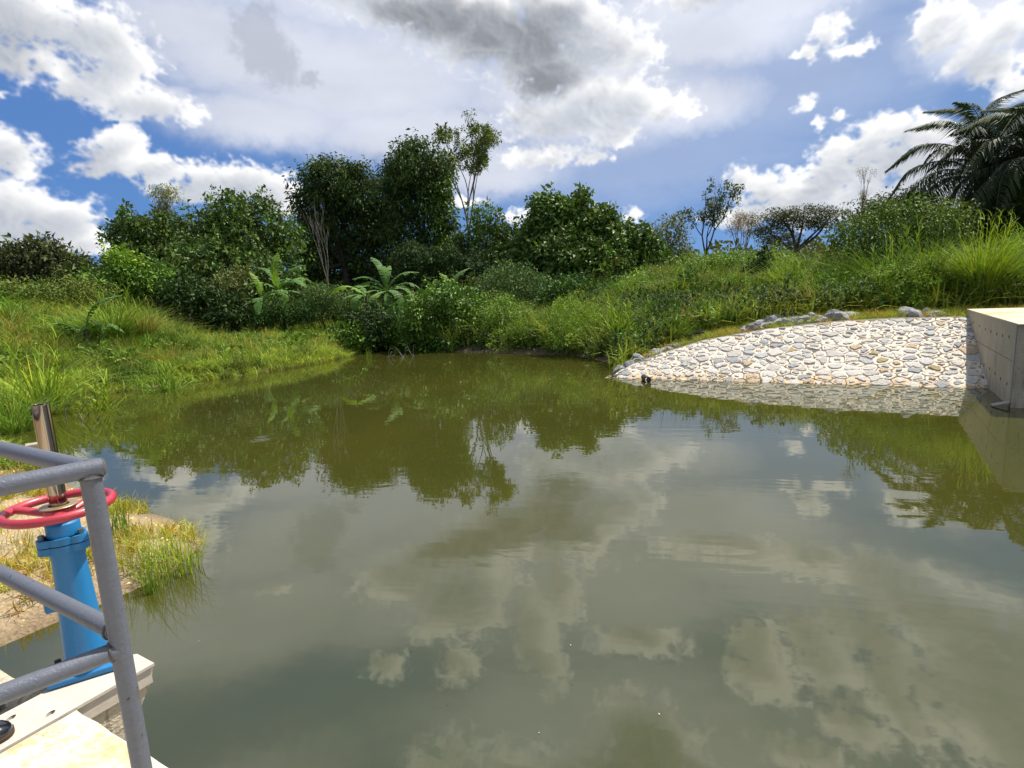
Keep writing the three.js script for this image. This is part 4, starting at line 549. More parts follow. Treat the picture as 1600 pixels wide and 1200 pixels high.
function palm(label, px, py, dist, size, seed, n = 30) {
  const r = rng(seed), h = spot(px, py, dist), y0 = groundY(h.x, h.z) - 0.1, g = thing('palm_tree', label, 'palm', [h.x, y0, h.z]), top = h.y - y0;
  part('trunk', limb([V(0.3, 0, 0.2), V(0.1, top * 0.5, 0), V(0, top, 0)], 0.34, 0.26, 10, 14), M_dark, g);
  for (let k = 0; k < n; k++) { const f = k / n, m = part('frond', FR[f < 0.25 ? 2 : f < 0.6 ? 0 : f < 0.85 ? 1 : 3], palmM[k % 2], g), s = size * (0.85 + 0.3 * r()); m.position.set(0, top - f * 0.3, 0); m.rotation.set(0, k * 2.4 + r() * 0.4, lerp(1.05, -0.62, Math.pow(f, 0.8)) + (r() - 0.5) * 0.2, 'YXZ'); m.scale.setScalar(s); }
}
palm('dark oil palm with wide drooping fronds, the left palm at the right picture edge', 1534, 268, 36, 0.82, 71, 38);
palm('taller dark palm cut by the right picture edge', 1622, 262, 34, 0.84, 72, 34);
// ------------------------------------------------------------------ banana plants
function bananaLeaf(seed, L, W, arch) {
  const r = rng(seed), t = new Tris(), c = new THREE.CatmullRomCurve3([V(0, 0, 0), V(L * 0.3, L * 0.2 * (1 - arch), 0), V(L * 0.66, L * (0.24 - 0.4 * arch), 0), V(L * (1 - 0.2 * arch), L * (0.12 - 0.85 * arch), 0)]), n = 15;
  for (const sd of [-1, 1]) for (let k = 0; k < n; k++) {
    const f0 = 0.13 + 0.87 * k / n, f1 = 0.13 + 0.87 * (k + (r() < 0.5 ? 0.72 : 1.0)) / n, wid = (f) => W * Math.pow(Math.sin(Math.PI * Math.min(0.995, 0.07 + 0.92 * (f - 0.13) / 0.87)), 0.55), hang = 0.15 + 0.4 * r() * (r() < 0.45 ? 1.7 : 0.6), tone = leafTone(r, 0.14), a = c.getPointAt(f0), b = c.getPointAt(Math.min(1, f1)), rows = [];
    for (const q of [0, 0.5, 1]) rows.push([a, b].map((p, i) => { const w = wid(i ? f1 : f0) * q, tg = c.getTangentAt(Math.min(1, i ? f1 : f0)); return t.v(p.x + tg.x * w * 0.18, p.y + 0.10 * w - w * hang * q + tg.y * w * 0.18, p.z + sd * w * (1 - 0.12 * hang * q), tone); }));
    for (let j = 0; j < 2; j++) t.i.push(rows[j][0], rows[j][1], rows[j + 1][0], rows[j + 1][0], rows[j][1], rows[j + 1][1]);
  }
  const rib = limb(c.getPoints(3), 0.03, 0.006, 5, 8).toNonIndexed(), g = t.geo().toNonIndexed(); rib.deleteAttribute('uv'); rib.setAttribute('color', new THREE.Float32BufferAttribute(new Array(rib.attributes.position.count * 3).fill(2.0), 3)); return mergeGeometries([g, rib]);
}
const BL = [bananaLeaf(1, 2.5, 0.34, 0.15), bananaLeaf(2, 2.6, 0.36, 0.45), bananaLeaf(3, 2.4, 0.33, 0.8), bananaLeaf(4, 1.9, 0.26, 0.05)];
const bananaM = [[0.055, 0.125, 0.035], [0.075, 0.16, 0.03], [0.14, 0.24, 0.025], [0.26, 0.19, 0.09]].map((c, i) => new THREE.MeshPhysicalMaterial({ color: new THREE.Color().setRGB(c[0] * 1.25, c[1] * 1.25, c[2] * 0.6), vertexColors: true, specularIntensity: 0.4, roughness: 0.85, transmission: i === 2 ? 0.5 : 0.3, thickness: 0, side: THREE.DoubleSide, clearcoat: 0.12, clearcoatRoughness: 0.4 }));
function banana(label, px, py, dist, size, list, seed) {   // list of [turn, rise, leaf shape, material, scale]
  const h = spot(px, py, dist), y0 = groundY(h.x, h.z) - 0.05, g = thing('banana_plant', label, 'banana plant', [h.x, y0, h.z], 0, 'banana plants on the far bank'), top = h.y - y0, r = rng(seed);
  part('stem', limb([V(0.15, 0, 0), V(0.03, top * 0.5, 0), V(0, top, 0)], 0.17, 0.09, 9, 8), new THREE.MeshStandardMaterial({ color: new THREE.Color().setRGB(0.16, 0.17, 0.07), roughness: 0.8, map: rep(T.coarse, 2, 1) }), g);
  for (const [a, rise, sh, mt, s = 1] of list) { const m = part('leaf', BL[sh], bananaM[mt], g, mt === 2 ? 'young yellow-green leaf' : mt === 3 ? 'dry brown leaf' : undefined); m.position.set(0, top - 0.1 * r(), 0); m.rotation.set(0, a, rise, 'YXZ'); m.scale.setScalar(size * s); }
  // suckers at the foot
  for (let k = 0; k < 5; k++) { const m = part('leaf', BL[k % 2], bananaM[k % 2], g); m.position.set((r() - 0.5) * 1.4, 0.3 + r() * top * 0.4, (r() - 0.3) * 1.2); m.rotation.set(0, r() * 6.28, 0.5 + r() * 0.5, 'YXZ'); m.scale.setScalar(size * 0.6); }
}
banana('banana plant with an upright yellow-green young leaf, leftmost of the banana plants', 438, 455, 39, 1.0, [[1.2, 1.45, 3, 2, 1.35], [0.15, 0.75, 0, 0], [0.7, 0.45, 1, 1], [-0.5, 0.35, 1, 0], [2.7, 0.75, 0, 0], [3.3, 0.3, 1, 1], [2.5, 0.1, 2, 0], [-1.1, 0.1, 2, 1], [0.2, -0.1, 2, 0], [3.9, -0.2, 2, 0], [-0.2, -0.5, 2, 3, 0.7], [3.1, -0.5, 2, 3, 0.7], [1.6, 0.5, 1, 0]], 81);
banana('young banana sprout with one bright upright leaf left of the leftmost banana plant', 408, 470, 38.5, 0.85, [[2.7, 1.15, 3, 2, 1.3], [3.2, 0.25, 2, 0], [3.9, -0.1, 2, 0], [0.4, 0.3, 1, 1], [5, 0.2, 2, 0]], 82);
banana('largest banana plant with wide glossy leaves standing in dark shade by the water', 604, 455, 36, 1.0, [[2.4, 1.05, 0, 0, 1.1], [1.4, 1.0, 3, 1], [0.1, 0.5, 0, 1], [0.3, 0.2, 1, 0], [3.0, 0.4, 0, 0], [3.3, 0.12, 1, 1], [2.75, 0.3, 1, 0], [-0.4, 0.15, 2, 0], [-0.9, -0.05, 2, 0], [3.7, 0.1, 2, 0], [4.3, -0.15, 2, 1], [5.0, -0.35, 2, 0, 0.9], [0.9, 0.3, 2, 0]], 83);
banana('low banana sprout with yellow-green leaf at the left foot of the largest banana plant', 572, 462, 35, 0.8, [[3.0, 0.35, 1, 2, 1.2], [3.6, 0.1, 2, 1], [2.2, 0.5, 1, 0], [4.4, 0.0, 2, 0]], 84);
banana('banana plant half buried in bushes with a yellow upright leaf, rightmost of the banana plants', 706, 462, 36, 0.95, [[2.3, 0.85, 3, 2, 1.1], [0.6, 0.9, 0, 0], [3.0, 0.3, 1, 1], [0.0, 0.2, 1, 0], [4.2, 0.1, 2, 0]], 85);
banana('single arching banana leaf emerging from grass on the left slope', 134, 515, 28, 0.8, [[0.35, 0.75, 0, 0, 1], [0.2, 0.2, 1, 0, 0.7], [3.4, 0.2, 2, 0, 0.6]], 86);
TINT = [2.05, 1.7, 0.85];
// ------------------------------------------------------------------ tall grass and reed clumps: each a plant of its own
const clumpM = (c) => new THREE.MeshPhysicalMaterial({ color: new THREE.Color().setRGB(c[0] * 1.95, c[1] * 1.65, c[2] * 0.85), vertexColors: true, roughness: 0.92, transmission: 0.3, thickness: 0, side: THREE.DoubleSide, specularIntensity: 0.35, clearcoat: 0.12, clearcoatRoughness: 0.4 });
const CM = { lime: clumpM([0.13, 0.215, 0.025]), green: clumpM([0.085, 0.165, 0.022]), deep: clumpM([0.05, 0.10, 0.018]), olive: clumpM([0.12, 0.135, 0.035]) };
function clumpGeo(seed, n, R, h, w, lean, stems = 0) {
  const r = rng(seed), t = new Tris();
  for (let k = 0; k < n; k++) { const a = r() * 6.2832, q = R * Math.sqrt(r()) * 0.35; blade(t, r, V(Math.cos(a) * q, 0, Math.sin(a) * q), a + (r() - 0.5) * 1.2, h * (0.4 + 0.66 * r()), w * (0.6 + 0.8 * r()), lean * (0.25 + 1.0 * r()), r() < 0.05 ? [1.6, 1.2, 0.8] : leafTone(r, 0.28), 6); }
  for (let k = 0; k < stems; k++) { const a = r() * 6.2832, q = R * Math.sqrt(r()) * 0.4, o = V(Math.cos(a) * q, 0, Math.sin(a) * q), H = h * (0.7 + 0.45 * r()), tp = o.clone().add(V(Math.cos(a) * H * 0.22 * r(), H, Math.sin(a) * H * 0.22 * r())); const tone = leafTone(r, 0.2); for (let j = 0; j < 9; j++) { const f = 0.25 + 0.75 * j / 9, b = r() * 6.28, p = o.clone().lerp(tp, f); blade(t, r, p, b, 0.55 * (1 - 0.4 * f), w * 0.8, 0.9 * (0.5 + r() * 0.6), tone, 4); } blade(t, r, o, a, H, 0.014, 0.1, [1.1, 1, 0.8], 5); }
  return t.geo();
}
const CG = [clumpGeo(1, 1100, 1.25, 2.6, 0.03, 0.72, 40), clumpGeo(2, 260, 0.9, 1.7, 0.03, 1.05, 6), clumpGeo(3, 90, 0.5, 1.2, 0.05, 0.9, 10), clumpGeo(4, 340, 1.1, 2.2, 0.03, 1.15, 14)];
function clump(label, px, py, dist, topPy, gi, mat, wide = 1, seed = 1, group) { const b = spot(px, py, dist), y0 = groundY(b.x, b.z) - 0.05, top = spot(px, topPy, dist).y - y0, g = thing('grass_clump', label, 'tall grass', [b.x, y0, b.z], seed * 1.7, group), H = [2.75, 1.7, 1.4, 2.2][gi], s = top / H; const m = part('blades', CG[gi], mat, g); m.scale.set(s * wide, s, s * wide); return g; }
clump('huge yellow-green clump of tall reed grass above the concrete abutment', 1532, 470, 23, 338, 0, CM.lime, 1.05, 1);
clump('arching green grass clump at the left of the tall reeds near the palms', 1385, 460, 26, 352, 3, CM.green, 1.25, 2);
clump('dark shaded grass clump between the arching clump and the huge reed clump', 1448, 465, 24.5, 345, 3, CM.deep, 1.1, 3);
clump('feathery bright green grass dome right of the middle of the stone slope', 1236, 470, 26, 388, 3, CM.lime, 1.1, 4);
clump('dark drooping grass clump just right of the feathery grass dome', 1322, 465, 25.5, 385, 3, CM.deep, 1.0, 5);
clump('tall grass clump at the right picture edge behind the abutment', 1602, 470, 25, 385, 3, CM.green, 1.0, 6);
clump('small bright fountain of grass in front of the dark clump by the abutment', 1452, 482, 22.5, 440, 1, CM.lime, 1.0, 7);
clump('broad-leaved reed clump at the shore left of the stone slope tip', 968, 545, 21.5, 462, 2, CM.lime, 1.0, 8);
clump('slender pale reed standing alone at the low tip of the stone slope', 984, 562, 19.5, 520, 2, CM.lime, 0.8, 9);
clump('rounded grassy hummock with drooping blades on the left slope below the round dark tree', 172, 500, 29, 442, 3, CM.green, 1.15, 10);
clump('dark-centred drooping grass clump right of the grassy hummock on the left slope', 222, 512, 29.5, 462, 3, CM.olive, 1.0, 11);
clump('upright bright grass tuft with a dark foot on the left bank above the bare patch', 58, 572, 19.5, 520, 1, CM.lime, 0.9, 12);
clump('tall bright grass at the left picture edge above the water', 10, 610, 17, 586, 1, CM.green, 0.9, 13);
clump('broad-bladed pale water plant at the left shore behind the steel tube', 148, 612, 18.6, 586, 2, CM.lime, 0.9, 14);
clump('dark-stemmed leafy plant at the left shoreline right of the pale water plant', 262, 598, 21.2, 560, 2, CM.green, 0.9, 15);
clump('little green sedge standing in the water before the largest banana plant', 577, 562, 26.5, 545, 2, CM.green, 0.5, 16);
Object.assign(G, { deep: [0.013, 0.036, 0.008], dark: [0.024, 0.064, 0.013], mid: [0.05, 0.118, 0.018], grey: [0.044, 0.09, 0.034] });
// ------------------------------------------------------------------ bushes of the far bank
function bush(label, px, py, dist, list, geo, mat, col, opt, seed, name = 'bush', bark = M_dark) { const b = spot(px, py, dist); b.y = groundY(b.x, b.z) - 0.05; const g = thing(name, label, 'bush', [b.x, b.y, b.z]), L = lobesAt(dist, list), r = rng(seed * 7); part('stems', mergeGeometries(L.map((l) => { const e = l[0].clone().sub(b); return limb([V(0, 0, 0), mid(V(0, 0, 0), e, r, 0.15), e], 0.045, 0.012, 5, 5); })), bark, g); crown(g, 'foliage', b, L, geo, mat, col, { seed, rag: 0.45, v: 0.35, ...opt }); return g; }
const sz = (s, d = 3) => ({ size: s, dens: d });
bush('low bright feathery bush hanging over the far shoreline, left of the reed clump', 870, 540, 25.5, [[858, 512, 46, 24], [830, 524, 30, 22], [895, 520, 40, 22], [868, 536, 56, 14]], S.feather, M_blade, G.bright, sz(0.62, 3.4), 21);
bush('rounded bright green bush at the waterline just left of the reed clump', 930, 545, 24, [[930, 524, 40, 20], [905, 536, 34, 14], [955, 534, 30, 18]], S.feather, M_blade, G.bright, sz(0.6, 3.4), 22);
bush('leafy bush with pale shiny leaves right of the largest banana plant', 690, 540, 29, [[690, 478, 40, 32], [660, 500, 34, 34], [720, 500, 42, 36], [690, 524, 54, 22]], S.small, M_gloss, G.mid, sz(0.75, 3), 23);
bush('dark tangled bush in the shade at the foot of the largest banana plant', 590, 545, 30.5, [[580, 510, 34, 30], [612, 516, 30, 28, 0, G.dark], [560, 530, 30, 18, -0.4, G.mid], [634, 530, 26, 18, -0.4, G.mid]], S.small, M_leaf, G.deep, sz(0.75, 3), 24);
bush('broad green bush in the middle of the far shoreline', 775, 545, 28, [[775, 490, 44, 30], [745, 520, 40, 26], [800, 516, 40, 28], [770, 538, 56, 14]], S.fine, M_leaf, [0.075, 0.145, 0.025], sz(0.7, 3), 25);
bush('dusky grey-green bush above the middle of the far bank', 800, 470, 36, [[796, 440, 40, 26], [830, 452, 36, 24], [770, 460, 30, 24], [860, 462, 36, 20]], S.fine, M_leaf, G.grey, sz(0.85, 3), 26);
bush('dark bush with pale dead stems below the big-leaved bush tree', 905, 490, 33, [[900, 462, 44, 26], [945, 470, 40, 26], [870, 480, 36, 22], [920, 492, 54, 18]], S.small, M_leaf, G.dark, sz(0.8, 3), 27);
bush('green bush with upright shoots behind the reed clump', 1005, 485, 30, [[1000, 462, 36, 28], [1035, 474, 34, 26], [975, 484, 30, 22]], S.fine, M_leaf, G.bright, sz(0.75, 3), 28);
bush('small dark conical bush above the grass left of the stone slope', 1076, 490, 27, [[1076, 450, 18, 22], [1074, 476, 24, 22]], S.small, M_leaf, G.mid, sz(0.6, 3.4), 29);
bush('spreading low bush along the grass strip above the middle of the stone slope', 1150, 492, 25.5, [[1130, 478, 34, 20], [1170, 472, 36, 22], [1200, 476, 30, 20]], S.fine, M_leaf, [0.07, 0.12, 0.022], sz(0.65, 3.2), 30);
bush('bright leafy thicket on the skyline left of the umbrella tree', 1130, 430, 36, [[1090, 424, 40, 22], [1130, 418, 40, 22], [1170, 422, 40, 24], [1210, 418, 40, 22], [1150, 444, 70, 20]], S.fine, M_leaf, [0.08, 0.155, 0.022], sz(0.9, 3), 31);
bush('dark spiky bush standing among the pale grass left of the feathery dome', 1186, 470, 28.5, [[1192, 420, 12, 24], [1180, 444, 20, 24], [1196, 456, 20, 20]], S.small, M_leaf, G.deep, sz(0.55, 3.4), 32);
bush('overgrown green thicket between the grass dome and the huge reed clump', 1430, 450, 28, [[1360, 362, 36, 30], [1410, 350, 46, 30], [1465, 352, 40, 32], [1330, 392, 36, 30], [1400, 395, 60, 40], [1460, 400, 50, 44], [1380, 440, 60, 28]], S.fine, M_leaf, [0.055, 0.10, 0.018], sz(0.8, 3), 33);
bush('dark low bush under the grass clumps right of the stone slope middle', 1400, 480, 23.6, [[1390, 466, 34, 14], [1425, 464, 30, 14]], S.feather, M_leaf, G.deep, sz(0.5, 3.6), 34);
bush('round glaucous bush lit from above at the foot of the large bushy tree', 362, 470, 41, [[362, 440, 26, 18], [352, 462, 30, 20]], S.small, M_gloss, [0.09, 0.13, 0.06], sz(0.7, 3.2), 35);
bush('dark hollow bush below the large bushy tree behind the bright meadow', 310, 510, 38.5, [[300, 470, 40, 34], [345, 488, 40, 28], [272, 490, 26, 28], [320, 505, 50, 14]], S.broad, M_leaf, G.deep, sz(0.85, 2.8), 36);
bush('light green young bush in front of the round dark tree', 200, 450, 40, [[192, 414, 26, 18, 0, G.bright], [215, 440, 40, 24], [160, 448, 36, 18], [250, 450, 36, 24]], S.small, M_leaf, G.mid, sz(0.85, 3), 37);
bush('olive thicket on the crest of the left slope under the far trees', 90, 460, 38, [[60, 452, 40, 12], [105, 452, 40, 14], [140, 462, 40, 18], [20, 454, 40, 10]], S.fine, M_leaf, [0.075, 0.115, 0.03], sz(0.85, 3), 38);
bush('brushy green mound below the leftmost banana plant', 440, 505, 37.5, [[440, 482, 38, 18], [410, 494, 30, 16], [470, 492, 34, 16]], S.fine, M_leaf, G.dark, sz(0.7, 3), 39);
bush('grey-green scrub between the two largest banana plants', 510, 480, 38, [[505, 462, 36, 18], [530, 474, 34, 18], [486, 482, 30, 16]], S.fine, M_leaf, G.grey, sz(0.75, 3), 40);
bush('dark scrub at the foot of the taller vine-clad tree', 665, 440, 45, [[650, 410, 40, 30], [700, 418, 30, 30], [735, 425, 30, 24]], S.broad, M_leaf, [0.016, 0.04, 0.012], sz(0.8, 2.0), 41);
// ------------------------------------------------------------------ ground cover nobody could count
{
  const r = rng(901), meadow = [], meadow2 = [], tall = [], shorts = [], scrub = [], scrub2 = [], weeds = [], thicket = [], tussock = [], tussock2 = [];
  const tries = 150000;
  for (let k = 0; k < tries; k++) {
    const az = lerp(-52, 52, r()), hd = 12 + 44 * Math.pow(r(), 0.75), x = Math.sin(az * rad) * hd, z = -Math.cos(az * rad) * hd, d = pondDistance(x, z); if (d < (az < -14.5 ? -0.16 : 0.03)) continue;
    const qx = x - W0.x, qz = z - W0.z, a = qx * U.x + qz * U.z, s = qx * NRM.x + qz * NRM.z, cs = crestAt(a); if (a > -6 && a < 8.7 && s < cs + 0.30) continue;
    const y = Math.max(-0.02, groundY(x, z)), n = fbm(x * 0.22, z * 0.22, 8, 3), n2 = fbm(x * 0.7, z * 0.7, 18, 2), p = r(), turn = r() * 6.28;
    const left = az < -14.5, centre = az >= -15.5 && az < 11;
    if (left) {
      if (az < -37.5 && hd > 14 && hd < 19 && n2 > -0.02 && d > 0.4 && d < 3.5 && p < 0.85) continue;      // bare pale patch
      if (d > 17 && p < 0.6) { scrub.push([x, y + 0.3, z, 0.9 + 0.5 * r(), turn, 0.4, vary(G.mid, r, 0.35)]); continue; }
      const green = sstep(-0.1, 0.25, n) * sstep(-22, -34, az), c = [lerp(0.145, 0.08, green), lerp(0.22, 0.17, green), lerp(0.035, 0.022, green)];
      if (n2 > 0.18 && d > 2 && p < 0.35) weeds.push([x, y + 0.25, z, 0.55 + 0.3 * r(), turn, 0.4, vary([0.07, 0.14, 0.025], r, 0.35)]);
      const hgt = 0.55 + 0.5 * sstep(0, 0.3, n) * sstep(2, 8, d) + 0.35 * sstep(-25, -36, az) * sstep(3, 10, d);
      if (d > 1.5 && n > 0.02 - 0.2 * sstep(-27, -38, az) && p > 0.72) { tall.push([x, y - 0.05, z, 0.35 + 0.5 * r() * r() + 0.15 * sstep(3, 9, d), turn, 0.5, vary(n2 > 0.05 ? [0.06, 0.11, 0.02] : n2 < -0.15 ? [0.15, 0.16, 0.05] : [0.1, 0.17, 0.025], r, 0.45)]); continue; }
      (p < 0.6 ? meadow : meadow2).push([x, y - 0.02, z, (0.75 + 0.6 * r()) * hgt * 1.25 * (d < 0.5 ? 0.7 : 1), turn, 0.45, vary(c.map((q) => q * (n2 < -0.12 ? 0.6 : 1)), r, 0.42)]);
    } else if (centre) {
      if (p < 0.45 || (az > -6 && d < 2.6 && p < 0.93)) continue; const lump = 0.25 + 1.3 * sstep(-0.15, 0.3, n + 0.5 * n2), t = n + 0.5 * n2 < -0.02 ? G.deep : n2 > 0.1 ? [0.1, 0.18, 0.022] : n2 < -0.15 ? G.dark : [0.07, 0.13, 0.022];
      const hh = 0.5 * lump * sstep(0, 4, d) * (0.5 + r() * 0.9) * (d > 12 ? 1.2 : 1); (p < 0.8 ? scrub : scrub2).push([x, y + 0.15 + hh * 0.55, z, 0.6 + 0.45 * r(), turn, 0.5, vary(d > 16 ? G.deep : n2 > 0.22 ? G.mid : G.dark, r, 0.5)]); if (p > 0.94) tall.push([x, y + hh * 0.2, z, 0.7 + 0.5 * r(), turn, 0.3, vary([0.1, 0.16, 0.04], r, 0.35)]);
    } else {
      const behind = s - cs; if (behind > 0 && behind < 2.6 + n && a > -3 && a < 9) { if (p < 0.75 && behind > 0.35 + 0.25 * n2 && n2 > -0.28) shorts.push([x, y - 0.01, z, 0.45 + 0.5 * r(), turn, 0.4, vary(n2 > 0.1 ? [0.2, 0.2, 0.06] : [0.13, 0.19, 0.03], r, 0.35)]); continue; }
      if (p < (behind < 7 ? 0.06 : 0.2)) scrub.push([x, y + 0.3 + r() * 0.5, z, 0.7 + 0.4 * r(), turn, 0.4, vary(n > 0.1 ? G.mid : G.deep, r, 0.5)]); else if (p < 0.6) tall.push([x, y - 0.05, z, (0.4 + 0.4 * r()) * (0.35 + 1.1 * sstep(4.5, 10, behind) * (0.6 + 0.8 * sstep(-0.2, 0.3, n))), turn, 0.35, vary((n2 > -0.05 ? [0.11, 0.19, 0.026] : [0.055, 0.1, 0.018]).map((q) => q * (az > 34 ? 0.5 : 0.85)), r, 0.45)]); else if (p < 0.75) meadow2.push([x, y, z, 0.9 + 0.6 * r(), turn, 0.3, vary([0.14, 0.2, 0.03], r, 0.3)]);
    }
  }
  for (let k = 0; k < 5200; k++) { const az = lerp(-33, 12, r()), hd = lerp(41, 56, r()), x = Math.sin(az * rad) * hd, z = -Math.cos(az * rad) * hd, top = 2.2 + 1.6 * fbm(x * 0.2, z * 0.2, 23, 3) * 2; thicket.push([x, groundY(x, z) + r() * top, z, 0.8 + 0.6 * r(), r() * 6.28, 0.5, vary(r() < 0.2 ? G.mid : [0.03, 0.052, 0.014], r, 0.4)]); }
  const mound = [];
  for (let k = 0; k < 330; k++) {   // leafy mounds crowding the bank, each of one tone
    const az = lerp(-34, 48, r()), hd = lerp(22, 44, Math.pow(r(), 0.8)), x = Math.sin(az * rad) * hd, z = -Math.cos(az * rad) * hd, d = pondDistance(x, z); if (d < 0.5 || (az < -14.5 && d < 11)) continue;
    const qx = x - W0.x, qz = z - W0.z, a = qx * U.x + qz * U.z, s = qx * NRM.x + qz * NRM.z; if (a > -6 && a < 9.5 && s < crestAt(a) + 3.6) continue;
    const R = 0.7 + 0.9 * r(), Hh = R * (0.8 + 0.7 * r()) * (az > 11 ? 0.8 : 1), q = r(), tone = q < 0.3 ? [0.085, 0.165, 0.02] : q < 0.55 ? [0.06, 0.115, 0.018] : q < 0.75 ? G.dark : q < 0.88 ? [0.1, 0.145, 0.03] : G.grey, y0 = groundY(x, z);
    for (let j = 0; j < 46 * R * R + 14; j++) { const u = unit(r); u.y = Math.abs(u.y); const f = (0.8 + 0.3 * r()) * (1 + 0.4 * noise3(u.x * 2 + k, u.y * 2, u.z * 2)); mound.push([x + u.x * R * f, y0 + u.y * Hh * f, z + u.z * R * f, 0.45 + 0.3 * r(), r() * 6.28, 0.5, vary(tone, r, 0.4)]); }
  }
  for (let k = 0; k < 2600; k++) {   // coarse tussocks standing out of the grass
    const az = lerp(-50, 50, r()), hd = lerp(14, 46, r()), x = Math.sin(az * rad) * hd, z = -Math.cos(az * rad) * hd, d = pondDistance(x, z), n = fbm(x * 0.3, z * 0.3, 44, 3); if (d < 0.4) continue;
    const qx = x - W0.x, qz = z - W0.z, a = qx * U.x + qz * U.z, s = qx * NRM.x + qz * NRM.z; if (a > -6 && a < 9 && s < crestAt(a) + 2.8) continue;
    const left = az < -14.5; if (left && (n < -0.05 || (az < -37.5 && hd < 19)) && r() < 0.8) continue; if (!left && az < 11 && r() < 0.7) continue;
    (r() < 0.6 ? tussock : tussock2).push([x, groundY(x, z) - 0.04, z, (left ? 0.32 + 0.3 * r() : 0.4 + 0.45 * r()) * (d < 2 ? 0.7 : 1), r() * 6.28, 0.2, vary(r() < 0.3 ? [0.05, 0.1, 0.018] : r() < 0.25 ? [0.17, 0.17, 0.06] : [0.1, 0.18, 0.024], r, 0.4)]);
  }
  const st = (name, geo, mat, list, label) => { const m = scatter(numbered(name), geo, mat, list, scene); tag(m, label, null, null, 'stuff'); };
  st('meadow_grass', S.grass, M_blade, meadow, 'bright yellow-green meadow grass covering the left bank down to the water');
  st('coarse_grass', S.grass2, M_blade, meadow2, 'coarser drooping grass mixed into the left bank');
  st('tall_grass', S.tall, M_blade, tall, 'tall green grass growing behind the stone slope and along the far bank');
  st('short_grass', S.short, M_blade, shorts, 'short yellowish grass strip just above the stone slope');
  st('undergrowth', S.fine, M_leaf, scrub, 'fine-leaved undergrowth covering the far bank');
  st('broadleaf_undergrowth', S.small, M_gloss, scrub2, 'broad-leaved undergrowth with shiny leaves on the far bank');
  st('tussock_grass', CG[1], M_blade, tussock, 'coarse arching tussocks standing out of the bank grass');
  st('tussock_grass', CG[2], M_blade, tussock2, 'upright leafy stalks standing out of the bank grass');
  st('bank_bushes', S.feather, M_leaf, mound, 'rounded leafy mounds of many greens crowding the far bank');
  st('thicket', S.broad, M_leaf, thicket, 'dark tangled thicket filling the ground between the tree trunks');
  st('weeds', S.small, M_leaf, weeds, 'leafy weeds scattered through the left bank grass');
  // far woods closing the horizon all round
  const wood = []; for (let k = 0; k < 9000; k++) { const az = r() * 360, hd = lerp(85, 150, r()), x = Math.sin(az * rad) * hd, z = -Math.cos(az * rad) * hd, top = 3.5 + 3.2 * (0.5 + fbm(x * 0.05, z * 0.05, 3, 3)); wood.push([x, groundY(x, z) + r() * top, z, 2.0 + 1.6 * r(), r() * 6.28, 0.5, vary([0.05, 0.075, 0.04], r, 0.3)]); }
  st('far_woods', S.broad, M_leaf, wood, 'distant dark woods closing the horizon behind the banks');
  // near spit: sparse grass and one thick clump at the water
  const spit = [], tuftG = [], pebble = [];
  for (let k = 0; k < 9000; k++) { const az = lerp(-62, -30, r()), hd = lerp(4.2, 13, Math.sqrt(r())), x = Math.sin(az * rad) * hd, z = -Math.cos(az * rad) * hd, d = pondDistance(x, z); if (d < 0.02) continue; const n = fbm(x * 0.8, z * 0.8, 5, 3), y = groundY(x, z); if (k % 3 && r() < 0.75) pebble.push([x, y + 0.002, z, 0.006 + 0.016 * r() * r(), r() * 6.28, 3, vary([0.46, 0.34, 0.2], r, 0.4)]); if (n > 0.05 + 0.12 * (hd < 6.3 ? 1 : 0) && r() < 0.8 && (hd > 5.6)) spit.push([x, y - 0.01, z, 0.3 + 0.45 * r(), r() * 6.28, 0.4, vary(r() < 0.3 ? [0.24, 0.2, 0.09] : [0.17, 0.21, 0.05], r, 0.3)]); }
  st('spit_grass', S.short, M_blade, spit, 'sparse dry grass on the near gravel spit');
  st('gravel', new THREE.IcosahedronGeometry(1, 1).scale(1, 0.6, 0.8), new THREE.MeshStandardMaterial({ color: 0xffffff, roughness: 0.9 }), pebble, 'small ochre pebbles on the near gravel spit');
}
const nearTuft = (label, px, py, dist, h, geo, mat, seed) => { const b = spot(px, py, dist), g = thing('grass_tuft', label, 'grass tuft', [b.x, Math.max(0, groundY(b.x, b.z)) - 0.02, b.z], seed); const m = part('blades', geo, mat, g); m.scale.set(h * 0.9, h, h * 0.9); };
const NT = [tuft(61, 360, 0.5, 0.9, 0.011, 0.8, 0.25), tuft(62, 70, 0.14, 0.8, 0.014, 0.5, 0.05), tuft(63, 110, 0.5, 0.6, 0.01, 1.1, 0.3)];
nearTuft('bushy seeding grass tuft at the tip of the near gravel spit', 252, 862, 6.1, 0.6, NT[0], CM.lime, 1);
nearTuft('small fresh green tuft at the water edge in front of the seeding grass', 232, 900, 5.75, 0.36, NT[1], CM.green, 2);
nearTuft('dry straggling grass patch just right of the railing post', 205, 862, 6.4, 0.55, NT[2], CM.olive, 3);
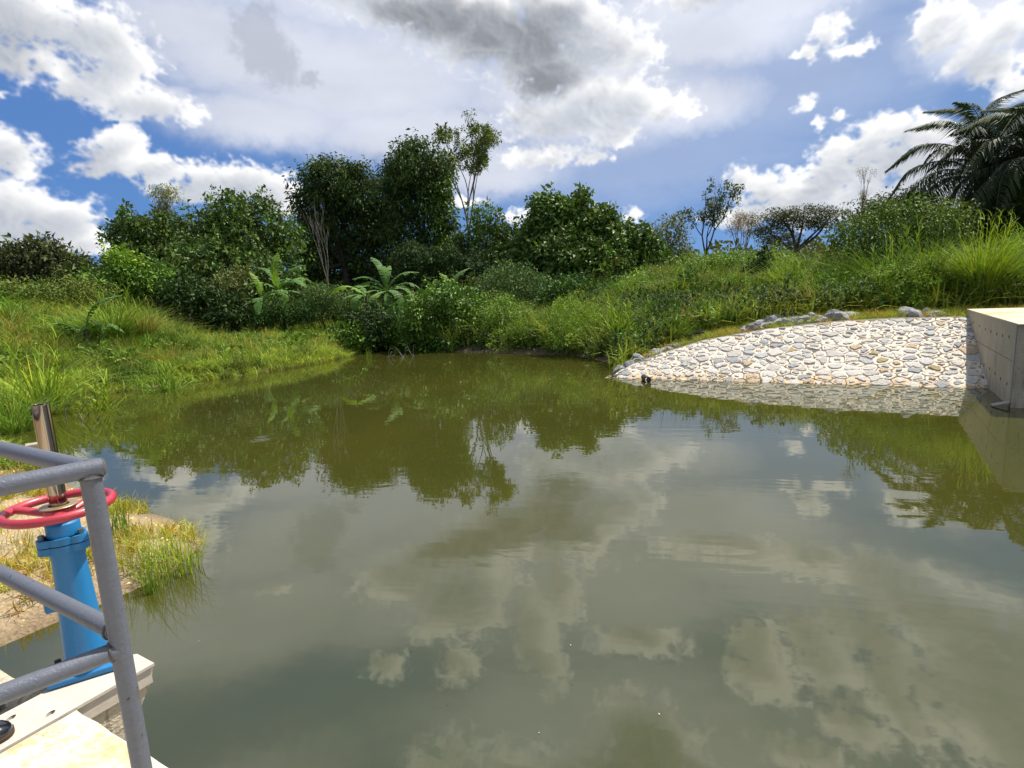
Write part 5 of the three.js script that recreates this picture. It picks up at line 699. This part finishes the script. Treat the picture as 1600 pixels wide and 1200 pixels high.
nearTuft('dark green upright rush tuft behind the railing post', 184, 812, 7.0, 0.62, NT[1], CM.green, 4);
nearTuft('grass patch behind the blue pedestal on the gravel spit', 45, 840, 7.2, 0.5, NT[2], CM.olive, 5);
nearTuft('grassy patch left of the marker block on the spit', 28, 745, 11.4, 0.6, NT[2], CM.olive, 6);
// ------------------------------------------------------------------ sticks in the water
function sticks(label, px, py, dist, n, len, seed, wide) { const r = rng(seed), b = spot(px, py, dist), g = thing('dead_branches', label, 'dead branches', [b.x, 0, b.z]); for (let k = 0; k < n; k++) { const o = V((r() - 0.5) * wide, -0.12, (r() - 0.5) * wide * 0.5), e = o.clone().add(V((r() - 0.5) * len, (0.3 + r()) * len * 0.6, (r() - 0.5) * len * 0.5)), f = e.clone().add(V((r() - 0.5) * len * 0.6, (r() - 0.6) * len * 0.5, 0)); part('branch', limb([o, mid(o, e, r, 0.08), e, f], 0.018, 0.006, 5, 8), M_pale, g); } }
sticks('bundle of pale dead sticks poking from the water before the largest banana plant', 622, 560, 25.8, 9, 0.8, 5, 1.6);
sticks('bleached twigs lying at the left shore below the bare pale patch', 110, 622, 17.6, 6, 0.7, 6, 1.4);
{
  const r = rng(404), bits = []; for (const [px, py, d] of [[312, 1010, 4.6], [575, 1195, 2.65], [893, 1050, 3.6], [843, 1165, 2.8], [1030, 1140, 3.0], [880, 945, 4.9], [340, 748, 9], [430, 760, 8.9], [365, 735, 9.8], [645, 1050, 3.7], [895, 1105, 3.2], [700, 1120, 3.1]]) { const q = spot(px, py, d); bits.push([q.x, 0.004, q.z, 0.007 + 0.008 * r(), r() * 6, 0.1, r() < 0.5 ? [0.5, 0.46, 0.34] : [0.06, 0.05, 0.03]]); }
  TINT = [1, 1, 1]; tag(scatter('floating_debris', new THREE.IcosahedronGeometry(0.5, 1).scale(1, 0.25, 0.6), new THREE.MeshStandardMaterial({ color: 0xffffff, roughness: 0.8 }), bits, scene), 'specks of leaf and foam floating on the pond', null, null, 'stuff');
}
renderer.render(scene,camera);
